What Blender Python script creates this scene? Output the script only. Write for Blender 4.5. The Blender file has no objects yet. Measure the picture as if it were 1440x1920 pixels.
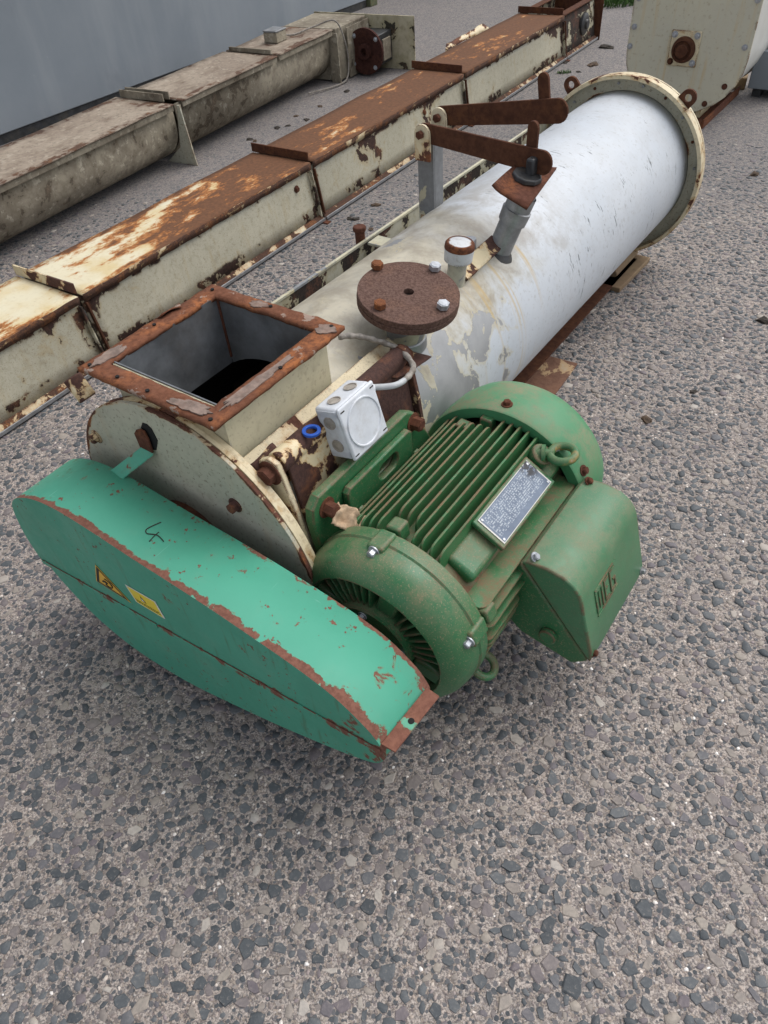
import bpy, bmesh, math, random
import numpy as np
from mathutils import Vector, Matrix
random.seed(7); RNG = np.random.default_rng(7)
R = math.radians
scene = bpy.context.scene
COL = scene.collection

# ------------------------------------------------------------------ camera
CAM_H = 1.55; F_PX = 1354.94; PITCH = 0.7845; ROLL = -0.0916
_F = np.array([0, math.cos(PITCH), -math.sin(PITCH)]); _R0 = np.array([1., 0, 0]); _U0 = np.cross(_R0, _F)
_R = math.cos(ROLL)*_R0 + math.sin(ROLL)*_U0
_U = -math.sin(ROLL)*_R0 + math.cos(ROLL)*_U0
cd = bpy.data.cameras.new('camera'); cam = bpy.data.objects.new('camera', cd); COL.objects.link(cam)
cd.sensor_fit = 'VERTICAL'; cd.sensor_height = 24.0; cd.lens = F_PX/1920*24.0
cd.clip_start = 0.05; cd.clip_end = 500
cam.matrix_world = Matrix(((_R[0], _U[0], -_F[0], 0), (_R[1], _U[1], -_F[1], 0), (_R[2], _U[2], -_F[2], CAM_H), (0, 0, 0, 1)))
scene.camera = cam

# ------------------------------------------------------------------ overcast sky, soft sun, exposure
SUN_EL, SUN_AZ = R(58), R(62)          # azimuth clockwise from +Y
w = bpy.data.worlds.new('World'); scene.world = w; w.use_nodes = True
wn = w.node_tree.nodes; wl = w.node_tree.links; wn.clear()
sky = wn.new('ShaderNodeTexSky'); sky.sky_type = 'NISHITA'; sky.sun_disc = False
sky.sun_elevation = SUN_EL; sky.sun_rotation = SUN_AZ; sky.air_density = 1.0; sky.dust_density = 3.0
hs = wn.new('ShaderNodeHueSaturation'); hs.inputs['Saturation'].default_value = 0.28   # cloud cover greys the sky
bg = wn.new('ShaderNodeBackground'); bg.inputs['Strength'].default_value = 0.135
wo = wn.new('ShaderNodeOutputWorld')
wl.new(sky.outputs[0], hs.inputs['Color']); wl.new(hs.outputs[0], bg.inputs['Color']); wl.new(bg.outputs[0], wo.inputs['Surface'])
sd = bpy.data.lights.new('sun', 'SUN'); sd.energy = 0.75; sd.angle = R(60); sd.color = (1, .96, .9)
sun = bpy.data.objects.new('sun', sd); COL.objects.link(sun)
_dir = Vector((math.sin(SUN_AZ)*math.cos(SUN_EL), math.cos(SUN_AZ)*math.cos(SUN_EL), math.sin(SUN_EL)))
sun.rotation_euler = _dir.to_track_quat('Z', 'Y').to_euler(); sun.location = (3, 3, 8)
vs = scene.view_settings
vs.view_transform = 'Standard'; vs.look = 'None'; vs.gamma = 1; vs.exposure = 0.72; vs.use_curve_mapping = False
scene.cycles.max_bounces = 6; scene.cycles.diffuse_bounces = 3; scene.cycles.glossy_bounces = 2

# ------------------------------------------------------------------ machine frame: local x = right (v), y = along axis (u), z up from ground
YAW = 0.6725; MX, MY = -0.431, 1.1679; AX = 0.365      # AX: axis height
MU = np.array([math.sin(YAW), math.cos(YAW), 0]); MV = np.array([math.cos(YAW), -math.sin(YAW), 0]); MZ = np.array([0, 0, 1.])
MO = np.array([MX, MY, 0.])
_CL = np.array([(np.array([0, 0, CAM_H])-MO)@MV, (np.array([0, 0, CAM_H])-MO)@MU, CAM_H])
def ray(q):
    d = (q[0]-720)/F_PX*_R-(q[1]-960)/F_PX*_U+_F
    return np.array([d@MV, d@MU, d@MZ])
def px(q, ax, val):
    """photo pixel (1440x1920) onto the plane local[ax]=val, in machine local coordinates"""
    d = ray(q); return _CL+(val-_CL[ax])/d[ax]*d

# ------------------------------------------------------------------ material kit
class G:
    def __init__(s, name):
        s.m = bpy.data.materials.new(name); s.m.use_nodes = True
        s.t = s.m.node_tree; s.n = s.t.nodes; s.l = s.t.links; s.n.clear()
        s.out = s.n.new('ShaderNodeOutputMaterial'); s.b = s.n.new('ShaderNodeBsdfPrincipled')
        s.l.new(s.b.outputs[0], s.out.inputs[0])
        s.co = s.n.new('ShaderNodeTexCoord').outputs['Object']
    def _in(s, sock, v):
        if isinstance(v, bpy.types.NodeSocket): s.l.new(v, sock)
        elif v is not None:
            if sock.type == 'RGBA' and len(v) == 3: v = (*v, 1)
            sock.default_value = v
    def noise(s, scale, detail=6, rough=.6, dist=0., vec=None, color=False):
        n = s.n.new('ShaderNodeTexNoise'); s._in(n.inputs['Vector'], vec if vec is not None else s.co)
        n.inputs['Scale'].default_value = scale; n.inputs['Detail'].default_value = detail
        n.inputs['Roughness'].default_value = rough; n.inputs['Distortion'].default_value = dist
        return n.outputs['Color' if color else 'Fac']
    def voro(s, scale, feature='F1', rnd=1., vec=None, out='Distance'):
        n = s.n.new('ShaderNodeTexVoronoi'); n.feature = feature; s._in(n.inputs['Vector'], vec if vec is not None else s.co)
        n.inputs['Scale'].default_value = scale; n.inputs['Randomness'].default_value = rnd
        return n.outputs[out]
    def vmul(s, v):
        n = s.n.new('ShaderNodeVectorMath'); n.operation = 'MULTIPLY'; s._in(n.inputs[0], s.co); n.inputs[1].default_value = v
        return n.outputs[0]
    def vadd(s, a, b):
        n = s.n.new('ShaderNodeVectorMath'); n.operation = 'ADD'; s._in(n.inputs[0], a); s._in(n.inputs[1], b)
        return n.outputs[0]
    def m(self, op, a, b=None, c=None): pass
    def math(s, op, a, b=0., c=0., clamp=False):
        n = s.n.new('ShaderNodeMath'); n.operation = op; n.use_clamp = clamp
        s._in(n.inputs[0], a); s._in(n.inputs[1], b); s._in(n.inputs[2], c); return n.outputs[0]
    def step(s, v, a, b, lo=0., hi=1.):
        n = s.n.new('ShaderNodeMapRange'); n.interpolation_type = 'SMOOTHSTEP'; s._in(n.inputs[0], v)
        n.inputs[1].default_value = a; n.inputs[2].default_value = b; n.inputs[3].default_value = lo; n.inputs[4].default_value = hi
        return n.outputs[0]
    def mix(s, f, a, b, mode='MIX'):
        n = s.n.new('ShaderNodeMix'); n.data_type = 'RGBA'; n.blend_type = mode; n.clamp_factor = True
        s._in(n.inputs[0], f); s._in(n.inputs[6], a); s._in(n.inputs[7], b); return n.outputs[2]
    def mixf(s, f, a, b):
        n = s.n.new('ShaderNodeMix'); n.data_type = 'FLOAT'; s._in(n.inputs[0], f); s._in(n.inputs[2], a); s._in(n.inputs[3], b); return n.outputs[0]
    def ramp(s, f, stops, const=False):
        n = s.n.new('ShaderNodeValToRGB'); cr = n.color_ramp; cr.interpolation = 'CONSTANT' if const else 'LINEAR'
        while len(cr.elements) < len(stops): cr.elements.new(.5)
        for e, (p, c) in zip(cr.elements, stops): e.position = p; e.color = (*c, 1)
        s._in(n.inputs[0], f); return n.outputs[0]
    def sep(s, v=None):
        n = s.n.new('ShaderNodeSeparateXYZ'); s._in(n.inputs[0], v if v is not None else s.co); return n.outputs
    def normal(s): return s.n.new('ShaderNodeNewGeometry').outputs['Normal']
    def edge(s, r, samples=2):
        b = s.n.new('ShaderNodeBevel'); b.samples = samples; b.inputs[0].default_value = r
        g = s.n.new('ShaderNodeNewGeometry')
        d = s.n.new('ShaderNodeVectorMath'); d.operation = 'DOT_PRODUCT'; s.l.new(b.outputs[0], d.inputs[0]); s.l.new(g.outputs['True Normal'], d.inputs[1])
        return s.math('SUBTRACT', 1., d.outputs['Value'], clamp=True)
    def bump(s, h, strength=.5, dist=.003):
        n = s.n.new('ShaderNodeBump'); n.inputs['Strength'].default_value = strength; n.inputs['Distance'].default_value = dist
        s._in(n.inputs['Height'], h); s.l.new(n.outputs[0], s.b.inputs['Normal'])
    def done(s, col, rough=.6, metal=0., spec=.4):
        s._in(s.b.inputs['Base Color'], col); s._in(s.b.inputs['Roughness'], rough); s._in(s.b.inputs['Metallic'], metal)
        s.b.inputs['Specular IOR Level'].default_value = spec
        return s.m

RUST_D = (.075, .030, .018); RUST_O = (.27, .095, .03); RUST_P = (.115, .047, .032)
def peel(name, paint, paint2=None, th=.62, scale=7, edge=.35, er=.008, stain=(.42, .23, .07), stain_amt=.7, dirt=.25, dirt_col=(.09, .07, .05),
         rust=(RUST_D, RUST_P, RUST_O), rough=.45, streak=0., dust=0., dust_col=(.30, .19, .11), under=None, aniso=(1, 1, 1), n2w=.35, rustsc=9, halo_w=.07, speck=0., speck_sc=26, speck_col=(.1, .05, .03), spec=.4, scratch=0., radial=()):
    g = G(name); v = g.vmul(aniso)
    n1 = g.noise(scale, 7, .64, .35, v); n2 = g.noise(scale*.22, 3, .5, 0, v)
    f = g.math('ADD', g.math('MULTIPLY', n1, 1-n2w), g.math('MULTIPLY', n2, n2w))
    if edge:
        e = g.step(g.edge(er), .004, .10)
        e = g.math('MULTIPLY', e, g.step(g.noise(scale*1.7, 6, .6), .36, .60))
        f = g.math('ADD', f, g.math('MULTIPLY', e, edge))
    if radial:      # wear on the rims of round plates, by distance from the tube axis
        c_ = g.sep(); dz_ = g.math('SUBTRACT', c_[2], .365); rr_ = g.math('SQRT', g.math('ADD', g.math('MULTIPLY', c_[0], c_[0]), g.math('MULTIPLY', dz_, dz_)))
        for r0_, r1_, am_ in radial: f = g.math('ADD', f, g.math('MULTIPLY', g.step(rr_, r0_, r1_), am_))
    mask = g.step(f, th, th+.012); halo = g.step(f, th-halo_w, th+.01)
    big = g.noise(2.3, 4, .6)
    pc = g.mix(g.step(big, .35, .65), paint, paint2 or tuple(c*.86 for c in paint))
    pc = g.mix(g.math('MULTIPLY', g.step(g.noise(scale*4, 6, .7), .45, .8), dirt), pc, dirt_col)
    if streak:
        sn = g.noise(1., 5, .6, 0, g.vmul((26, 26, 2.2)))
        pc = g.mix(g.math('MULTIPLY', g.step(sn, .52, .74), streak), pc, stain)
    if scratch:
        sv = g.vadd(g.vmul((220, 9, 220)), g.noise(3, 2, .5, color=True))
        pc = g.mix(g.math('MULTIPLY', g.step(g.noise(1., 2, .5, 0, sv), .68, .74), scratch), pc, tuple(min(1, c*1.6+.1) for c in paint))
    if speck:
        sp = g.noise(scale*speck_sc, 4, .6)
        pc = g.mix(g.math('MULTIPLY', g.step(sp, .585, .63), speck), pc, speck_col)
    pc = g.mix(g.math('MULTIPLY', halo, stain_amt), pc, stain)
    rn = g.noise(scale*rustsc, 5, .7); rb = g.noise(scale*1.2, 5, .6)
    rc = g.mix(g.step(rn, .35, .65), rust[0], rust[1]); rc = g.mix(g.math('MULTIPLY', g.step(rb, .48, .68), g.step(rn, .4, .6, .35, 1)), rc, rust[2])
    if under is not None: rc = g.mix(g.step(rn, .3, .7), under, tuple(c*.75 for c in under))
    col = g.mix(mask, pc, rc)
    ro = g.mixf(mask, rough, .92 if under is None else .5)
    if dust:
        nz = g.sep(g.normal())[2]
        dm = g.math('MULTIPLY', g.step(nz, .05, .9), g.step(g.noise(scale*1.1, 7, .72), .38, .62))
        dm = g.math('MULTIPLY', g.math('MULTIPLY', dm, g.step(g.noise(scale*22, 4, .7), .30, .62, .25, 1)), dust)
        col = g.mix(dm, col, dust_col); ro = g.mixf(dm, ro, .95)
    h = g.math('ADD', g.math('MULTIPLY', g.math('SUBTRACT', 1., mask), .7), g.math('MULTIPLY', g.math('MULTIPLY', mask, rn), .9))
    h = g.math('ADD', h, g.math('MULTIPLY', g.noise(scale*9, 4, .6), .12))
    g.bump(h, .55, .0025)
    return g.done(col, ro, 0., spec)

def rusty(name, a=RUST_D, b=RUST_P, c=RUST_O, scale=14, orange=.5, fleck=None, fleck_th=.66, rough=.93):
    g = G(name); n = g.noise(scale*5, 9, .72); big = g.noise(scale*.5, 5, .6)
    col = g.mix(g.step(n, .36, .64), a, b); col = g.mix(g.math('MULTIPLY', g.math('MULTIPLY', g.step(big, .45, .68), g.step(n, .36, .6)), orange), col, c)
    if fleck is not None: col = g.mix(g.step(g.noise(scale*1.3, 8, .65), fleck_th, fleck_th+.015), col, fleck)
    g.bump(n, .6, .002)
    return g.done(col, rough, 0, .2)

def plain(name, col, rough=.5, metal=0., var=.18, scale=30, bump=.15, dirt=0., dirt_col=(.07, .05, .035)):
    g = G(name); n = g.noise(scale, 6, .65)
    c = g.mix(g.step(n, .3, .7), tuple(x*(1-var) for x in col), tuple(min(1, x*(1+var)) for x in col))
    if dirt: c = g.mix(g.math('MULTIPLY', g.step(g.noise(scale*.6, 8, .7), .46, .7), dirt), c, dirt_col)
    if bump: g.bump(n, bump, .002)
    return g.done(c, g.mixf(n, rough*.8, min(1, rough*1.2)), metal)

M = {}
CREAM = (.62, .53, .345); PALE = (.53, .50, .385)
M['cream'] = peel('cream_paint_peeling', CREAM, (.66, .58, .41), th=.575, scale=10, edge=.20, er=.007, stain=(.45, .25, .09), stain_amt=.6, dirt=.4, halo_w=.06, speck=.4)
M['cream_small'] = peel('cream_paint_chipped', CREAM, (.66, .58, .41), th=.60, scale=16, edge=.16, er=.003, stain=(.45, .25, .09), stain_amt=.6, dirt=.35, halo_w=.06)
M['cream_heavy'] = peel('cream_paint_flaking_to_dark_rust', CREAM, (.68, .58, .38), th=.492, scale=9, edge=.06, er=.006, stain=(.5, .28, .10), stain_amt=.7, dirt=.4, halo_w=.03, n2w=.45, rust=((.055, .026, .02), (.085, .04, .03), (.20, .075, .03)))
M['pale'] = peel('pale_cream_painted_steel', (.47, .455, .36), (.40, .40, .33), th=.665, scale=9, edge=.42, er=.008, stain=(.40, .27, .11), stain_amt=.5, dirt=.5, dirt_col=(.2, .18, .13), streak=.22, speck=.55, speck_sc=9, speck_col=(.13, .10, .07))
PD = dict(stain=(.42, .25, .09), stain_amt=.6, dirt=.5, dirt_col=(.2, .18, .13), streak=.22, speck=.55, speck_sc=9, speck_col=(.13, .10, .07), halo_w=.06)
M['pale_disc'] = peel('pale_cream_end_plate', (.47, .455, .36), (.40, .40, .33), th=.655, scale=12, edge=0, radial=((.338, .352, .17),), **PD)
M['pale_far'] = peel('pale_rust_rimmed_flange', (.45, .435, .34), (.40, .39, .31), th=.635, scale=11, edge=0, radial=((.302, .287, .12), (.326, .344, .13)), **PD)
M['cream_rim'] = peel('cream_flange_rim', CREAM, (.62, .54, .37), th=.595, scale=15, edge=0, stain=(.40, .24, .09), stain_amt=.7, dirt=.6, dirt_col=(.2, .14, .08), halo_w=.07, radial=((.340, .352, .05),))
M['hopper_out'] = peel('pale_yellow_hopper_paint', (.56, .52, .37), (.50, .48, .35), th=.63, scale=8, edge=.2, er=.008, stain=(.45, .36, .17), stain_amt=.5, dirt=.4, dirt_col=(.24, .2, .13), speck=.22, speck_sc=14, under=(.25, .26, .27), n2w=.25)
A_SEAM = .365-.130+.40*.1189
def guard_mat():
    g = G('mint_green_guard_paint'); s = g.sep(); nz = g.sep(g.normal())
    n1 = g.noise(26, 7, .66, .4); n2 = g.noise(5, 3, .5); fine = g.noise(120, 5, .7)
    f = g.math('ADD', g.math('MULTIPLY', n1, .72), g.math('MULTIPLY', n2, .28))
    rim = g.math('MULTIPLY', g.step(g.math('ABSOLUTE', nz[1]), .6, .4), 1.)                 # bent rim strip, not the flat front
    ef = g.math('MULTIPLY', rim, g.math('SUBTRACT', 1., g.step(g.math('ADD', s[1], g.math('MULTIPLY', g.math('SUBTRACT', n2, .5), .03)), -.1985, -.176)))
    eb = g.math('MULTIPLY', rim, g.step(s[1], -.064, -.051))
    tip = g.math('MULTIPLY', g.step(s[0], .46, .66), .10)
    f = g.math('ADD', f, g.math('ADD', g.math('MULTIPLY', ef, .24), g.math('ADD', g.math('MULTIPLY', eb, .16), tip)))
    sd_ = g.math('ABSOLUTE', g.math('SUBTRACT', s[2], g.math('ADD', g.math('MULTIPLY', s[0], .1189), A_SEAM)))
    f = g.math('ADD', f, g.math('MULTIPLY', g.math('MULTIPLY', g.step(sd_, .018, .004), g.math('SUBTRACT', 1., rim)), .11))
    f = g.math('MAXIMUM', f, g.math('MULTIPLY', g.step(g.noise(62, 5, .65), .612, .64), g.step(g.noise(4.3, 3, .5), .42, .52, 0, .7)))
    mask = g.step(f, .645, .655)
    col = g.mix(g.step(g.noise(3, 4, .6), .35, .65), (.070, .320, .222), (.060, .280, .190))
    col = g.mix(g.math('MULTIPLY', g.step(g.noise(9, 5, .65), .5, .72), .35), col, (.12, .30, .21))
    for vec, amt in (((190, 8, 60), .5), ((14, 170, 60), .4)):
        sv = g.vadd(g.vmul(vec), g.noise(4, 2, .5, color=True)); col = g.mix(g.math('MULTIPLY', g.math('MULTIPLY', g.step(g.noise(1., 2, .5, 0, sv), .70, .75), g.step(n2, .5, .6)), amt), col, (.28, .55, .45))
    drip = g.noise(1., 4, .6, 0, g.vmul((45, 45, 5))); col = g.mix(g.math('MULTIPLY', g.math('MULTIPLY', g.step(drip, .56, .72), g.math('SUBTRACT', 1., rim)), .55), col, (.07, .12, .06))
    col = g.mix(g.math('MULTIPLY', g.step(fine, .66, .72), .35), col, (.10, .08, .05))
    col = g.mix(g.step(f, .62, .645, 0, .6), col, (.16, .17, .10))
    rc = g.mix(g.step(fine, .35, .65), (.13, .055, .038), (.20, .09, .062))
    g.bump(g.math('ADD', g.math('MULTIPLY', mask, -.7), g.math('MULTIPLY', fine, .15)), .5, .002)
    return g.done(g.mix(mask, col, rc), g.mixf(mask, g.step(g.noise(7, 5, .7), .3, .7, .42, .66), .92), 0, .35)
M['green'] = guard_mat()
M['motor'] = peel('dark_green_motor_enamel', (.024, .125, .046), (.032, .150, .060), th=.662, scale=11, edge=.36, er=.006, stain=(.10, .11, .05), stain_amt=.3, dirt=.2, dirt_col=(.09, .08, .045),
                  rust=((.13, .04, .03), (.16, .055, .04), (.2, .08, .045)), rough=.34, dust=.6, dust_col=(.25, .17, .105), halo_w=.02, speck=.6, speck_col=(.28, .22, .13), spec=.5)
M['fin'] = peel('dusty_green_fin_enamel', (.030, .145, .05), (.034, .165, .06), th=.68, scale=13, edge=.36, er=.003, stain=(.12, .10, .05), stain_amt=.4, dirt=.35, dirt_col=(.12, .09, .05),
                rust=((.12, .045, .03), (.17, .065, .045), (.22, .1, .06)), rough=.4, dust=.95, dust_col=(.20, .115, .065), halo_w=.02, speck=.6, speck_col=(.24, .17, .1), spec=.5)
M['rust'] = rusty('brown_rust')
M['rust_flange'] = rusty('flaky_orange_rust', (.115, .045, .025), (.17, .072, .042), (.36, .13, .045), 16, .8, (.27, .20, .16), .60)
M['rust_plate'] = rusty('speckled_brown_rust_plate', (.075, .042, .033), (.15, .092, .074), (.19, .10, .06), 34, .35)
M['rust_lever'] = rusty('smooth_dark_rust', (.062, .026, .016), (.10, .042, .024), (.15, .062, .025), 9, .6)
M['rust_maroon'] = rusty('dark_maroon_rust', (.035, .014, .011), (.065, .026, .02), (.12, .045, .02), 12, .4)
M['rust_bolt'] = rusty('orange_rust_bolt', (.12, .045, .025), (.2, .08, .035), (.32, .12, .04), 60, .7)
M['gasket'] = plain('grey_pink_gasket', (.20, .148, .122), .9, 0, .35, 45, .5, .6, (.12, .05, .03))
M['zinc'] = plain('zinc_plated_bolt', (.40, .42, .45), .38, .55, .15, 90, .1, .3)
M['steel'] = plain('bare_grey_steel', (.30, .31, .32), .42, .5, .2, 26, .1, .35, (.12, .10, .085))
M['inner_steel'] = plain('dull_worn_steel_lining', (.17, .18, .19), .5, .35, .35, 9, .12, .35, (.10, .075, .055))
M['dark'] = plain('hole_shade_black', (.008, .008, .008), .9, 0, .2, 30, 0)  # near-black colour standing for the shade inside openings
M['black'] = plain('dirty_black_metal', (.03, .032, .035), .45, 0, .4, 20, .3, .4, (.10, .085, .06))
M['white_plastic'] = plain('weathered_white_plastic', (.60, .63, .67), .45, 0, .06, 40, .06, .35, (.33, .30, .26))
M['knockout'] = plain('grey_brown_knockout', (.34, .31, .27), .7, 0, .2, 60, .2, .3)
M['blue'] = plain('blue_plastic', (.02, .09, .42), .4, 0, .1, 40, 0)
M['conduit'] = plain('grimy_flexible_conduit', (.24, .22, .195), .7, 0, .35, 70, .4, .8, (.10, .075, .055))
M['conduit_clean'] = plain('pale_grey_cable', (.42, .44, .45), .5, 0, .1, 40, .1, .2)
M['rag'] = plain('tan_rag', (.40, .29, .19), .95, 0, .35, 35, .6, .4, (.16, .10, .06))
M['wood'] = peel('weathered_timber', (.27, .19, .11), (.20, .135, .08), th=.7, scale=9, edge=0, stain=(.2, .1, .04), dirt=.5, aniso=(8, 1, 8), rough=.85)
M['clod'] = plain('dark_dirt_clod', (.035, .028, .022), .95, 0, .5, 60, .8)
M['clod2'] = plain('brown_dry_leaf', (.075, .05, .032), .95, 0, .5, 60, .8)
M['yellow'] = plain('amber_sticker', (.72, .43, .05), .45, 0, .05, 20, 0, .12, (.35, .25, .08))
M['yellow2'] = plain('yellow_sticker', (.75, .60, .05), .45, 0, .05, 20, 0, .12, (.4, .35, .1))
M['print_black'] = plain('black_print', (.02, .016, .012), .5, 0, .2, 40, 0)
M['print_white'] = plain('white_print', (.72, .74, .68), .5, 0, .06, 20, 0, .15)
M['grass'] = plain('grass_blade', (.05, .11, .02), .7, 0, .4, 20, 0)
M['grey_panel'] = None

# main tube: white-blue far end, cream and grimy near the nozzles, bare metal patches where the paint has flaked
def tube_mat():
    g = G('white_tube_paint'); s = g.sep()
    nb = g.noise(3.2, 6, .6); n1 = g.noise(9, 8, .68, .3); nf = g.noise(70, 5, .7)
    white = g.mix(g.step(nb, .3, .7), (.46, .495, .535), (.51, .54, .575))
    cream = g.mix(g.step(nb, .35, .65), (.49, .45, .35), (.43, .405, .33))
    zone = g.step(g.math('ADD', s[1], g.math('MULTIPLY', g.math('SUBTRACT', nb, .5), .8)), .95, 1.32)      # along the tube
    top = g.step(g.math('ADD', s[2], g.math('MULTIPLY', g.math('SUBTRACT', n1, .5), .3)), .50, .60)         # old grime on the upper side round the nozzles
    body = g.mix(g.math('MAXIMUM', zone, g.math('MULTIPLY', g.math('SUBTRACT', 1., top), g.step(s[1], .55, .9))), cream, white)
    grime = g.math('MULTIPLY', g.math('MULTIPLY', top, g.math('SUBTRACT', 1., g.step(s[1], 1.1, 1.75, 0, .85))), g.step(n1, .36, .66))
    body = g.mix(g.math('MULTIPLY', grime, .75), body, (.235, .20, .15))
    body = g.mix(g.math('MULTIPLY', g.step(nf, .54, .68), .42), body, (.27, .26, .24)); body = g.mix(g.math('MULTIPLY', g.step(g.noise(17, 6, .7), .5, .75), .25), body, (.34, .34, .33))
    # ochre weep stains running round the shell below the nozzles
    sv = g.vmul((1.5, 30, 1.5)); st = g.noise(1., 3, .5, .25, sv)
    stz = g.math('MULTIPLY', g.math('MULTIPLY', g.step(s[1], .80, .92), g.math('SUBTRACT', 1., g.step(s[1], 1.16, 1.3))), g.step(s[0], .12, .2))
    body = g.mix(g.math('MULTIPLY', g.math('MULTIPLY', g.step(st, .52, .66), stz), .8), body, (.46, .32, .11))
    # black scuffs
    sc = g.noise(1., 4, .6, 0, g.vmul((20, 95, 20))); scz = g.math('MULTIPLY', g.step(g.noise(6, 2, .5), .50, .56), g.step(s[1], 1.15, 1.5))
    body = g.mix(g.math('MULTIPLY', g.math('MULTIPLY', g.step(sc, .615, .65), scz), .85), body, (.05, .06, .065))
    # flaked-off paint, bare grey metal
    fl = g.math('ADD', g.math('MULTIPLY', g.noise(10, 9, .6, .4), .6), g.math('MULTIPLY', g.noise(3.5, 3, .5), .4))
    near = g.math('SUBTRACT', 1., g.step(s[1], .62, 1.12)); right = g.step(s[0], .1, .24)
    fl = g.math('ADD', fl, g.math('MULTIPLY', g.math('MULTIPLY', near, right), .13))
    fl = g.math('SUBTRACT', fl, g.step(s[1], 1.0, 1.4, 0, .3))
    fm = g.step(fl, .588, .594)
    body = g.mix(g.math('MULTIPLY', g.step(fl, .55, .588), .6), body, (.46, .41, .29))
    col = g.mix(fm, body, g.mix(g.step(n1, .3, .7), (.25, .255, .26), (.33, .335, .34)))
    g.bump(g.math('ADD', g.math('MULTIPLY', fm, -.6), g.math('MULTIPLY', nf, .12)), .5, .002)
    return g.done(col, g.mixf(fm, .42, .45), g.mixf(fm, 0., .35), .45)
M['tube'] = tube_mat()

# rusty trough covers: mostly brown rust with cream paint left in drawn-out patches, less rust toward the near end
def cover_mat():
    g = G('rust_and_cream_cover'); s = g.sep(); v = g.vmul((1.0, .42, 1.0))
    f = g.math('ADD', g.math('MULTIPLY', g.noise(15, 9, .74, .15, v), .62), g.math('MULTIPLY', g.noise(3.2, 4, .55, .2, v), .38))
    f = g.math('ADD', f, g.step(s[1], .5, 2.3, -.075, .075)); e = g.step(g.edge(.014), .02, .25); f = g.math('ADD', f, g.math('MULTIPLY', e, .05))
    n = g.noise(60, 8, .7); cr = g.mix(g.step(g.noise(5, 5, .6), .4, .66), (.62, .57, .42), (.56, .45, .25))
    cr = g.mix(g.math('MULTIPLY', g.step(n, .5, .75), .25), cr, (.25, .19, .11))
    orange = g.mix(g.step(n, .35, .65), (.30, .11, .03), (.40, .17, .06)); brown = g.mix(g.step(n, .35, .65), (.11, .052, .028), (.155, .072, .036))
    rc = g.mix(g.step(f, .495, .54), orange, brown)
    col = g.mix(g.step(f, .435, .482), cr, g.mix(.75, cr, (.42, .20, .06))); col = g.mix(g.step(f, .478, .486), col, rc)
    g.bump(g.math('ADD', g.math('MULTIPLY', g.step(f, .478, .492), -.5), g.math('MULTIPLY', n, .4)), .5, .002)
    return g.done(col, .85, 0, .25)
M['cover'] = cover_mat()
M['trough_side'] = peel('grey_cream_trough_side', (.50, .475, .37), (.42, .40, .31), th=.605, scale=9, edge=.12, er=.012, stain=(.36, .27, .13), stain_amt=.5, dirt=.6, dirt_col=(.22, .18, .11), streak=.4, n2w=.5, speck=.5,
                        rust=((.03, .018, .014), (.06, .03, .022), (.14, .06, .03)), halo_w=.05)
M['trough_end'] = peel('black_spotted_trough_end', (.50, .475, .37), (.42, .40, .31), th=.52, scale=10, edge=.12, er=.012, stain=(.30, .25, .12), stain_amt=.5, dirt=.6, dirt_col=(.12, .10, .06), rust=((.02, .016, .013), (.04, .026, .02), (.12, .05, .03)))
M['trough_foot'] = peel('rust_streaked_bottom_angle', (.50, .44, .29), (.42, .33, .19), th=.465, scale=14, edge=.08, er=.01, stain=(.36, .2, .07), dirt=.5, rust=((.045, .024, .017), (.09, .042, .025), (.2, .08, .03)))
M['dirty'] = peel('filthy_beige_conveyor', (.30, .265, .20), (.20, .172, .13), th=.60, scale=11, edge=.06, er=.012, stain=(.14, .115, .082), stain_amt=.7, dirt=.9, dirt_col=(.10, .085, .062), streak=.35,
                  rust=((.075, .06, .043), (.11, .088, .062), (.15, .11, .075)), halo_w=.16, rough=.85, speck=.75, speck_sc=2.6, speck_col=(.40, .365, .29))
M['dirty_cover'] = peel('filthy_beige_cover', (.33, .275, .215), (.25, .20, .155), th=.60, scale=10, edge=.12, er=.012, stain=(.15, .11, .08), stain_amt=.7, dirt=.9, dirt_col=(.10, .08, .06), speck=.6, speck_sc=3, speck_col=(.40, .35, .28),
                        rust=((.07, .04, .026), (.11, .06, .04), (.16, .08, .04)), halo_w=.15, rough=.85, aniso=(1, .5, 1))
M['dirty_plate'] = peel('cream_plate_black_moss', (.52, .47, .33), (.45, .40, .28), th=.545, scale=7, edge=.1, er=.01, stain=(.33, .29, .17), dirt=.5, rust=((.03, .028, .02), (.055, .045, .03), (.12, .075, .045)), halo_w=.1, rough=.8)
M['elevator'] = peel('pale_elevator_paint', (.565, .54, .42), (.53, .51, .41), th=.74, scale=6, edge=.42, er=.02, stain=(.55, .36, .11), stain_amt=.5, dirt=.2, dirt_col=(.35, .30, .2), streak=.4, speck=.3, speck_sc=8, speck_col=(.3, .22, .12))
M['elevator_side'] = plain('white_elevator_casing', (.60, .60, .56), .45, 0, .06, 6, .05, .2, (.35, .3, .2))
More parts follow.
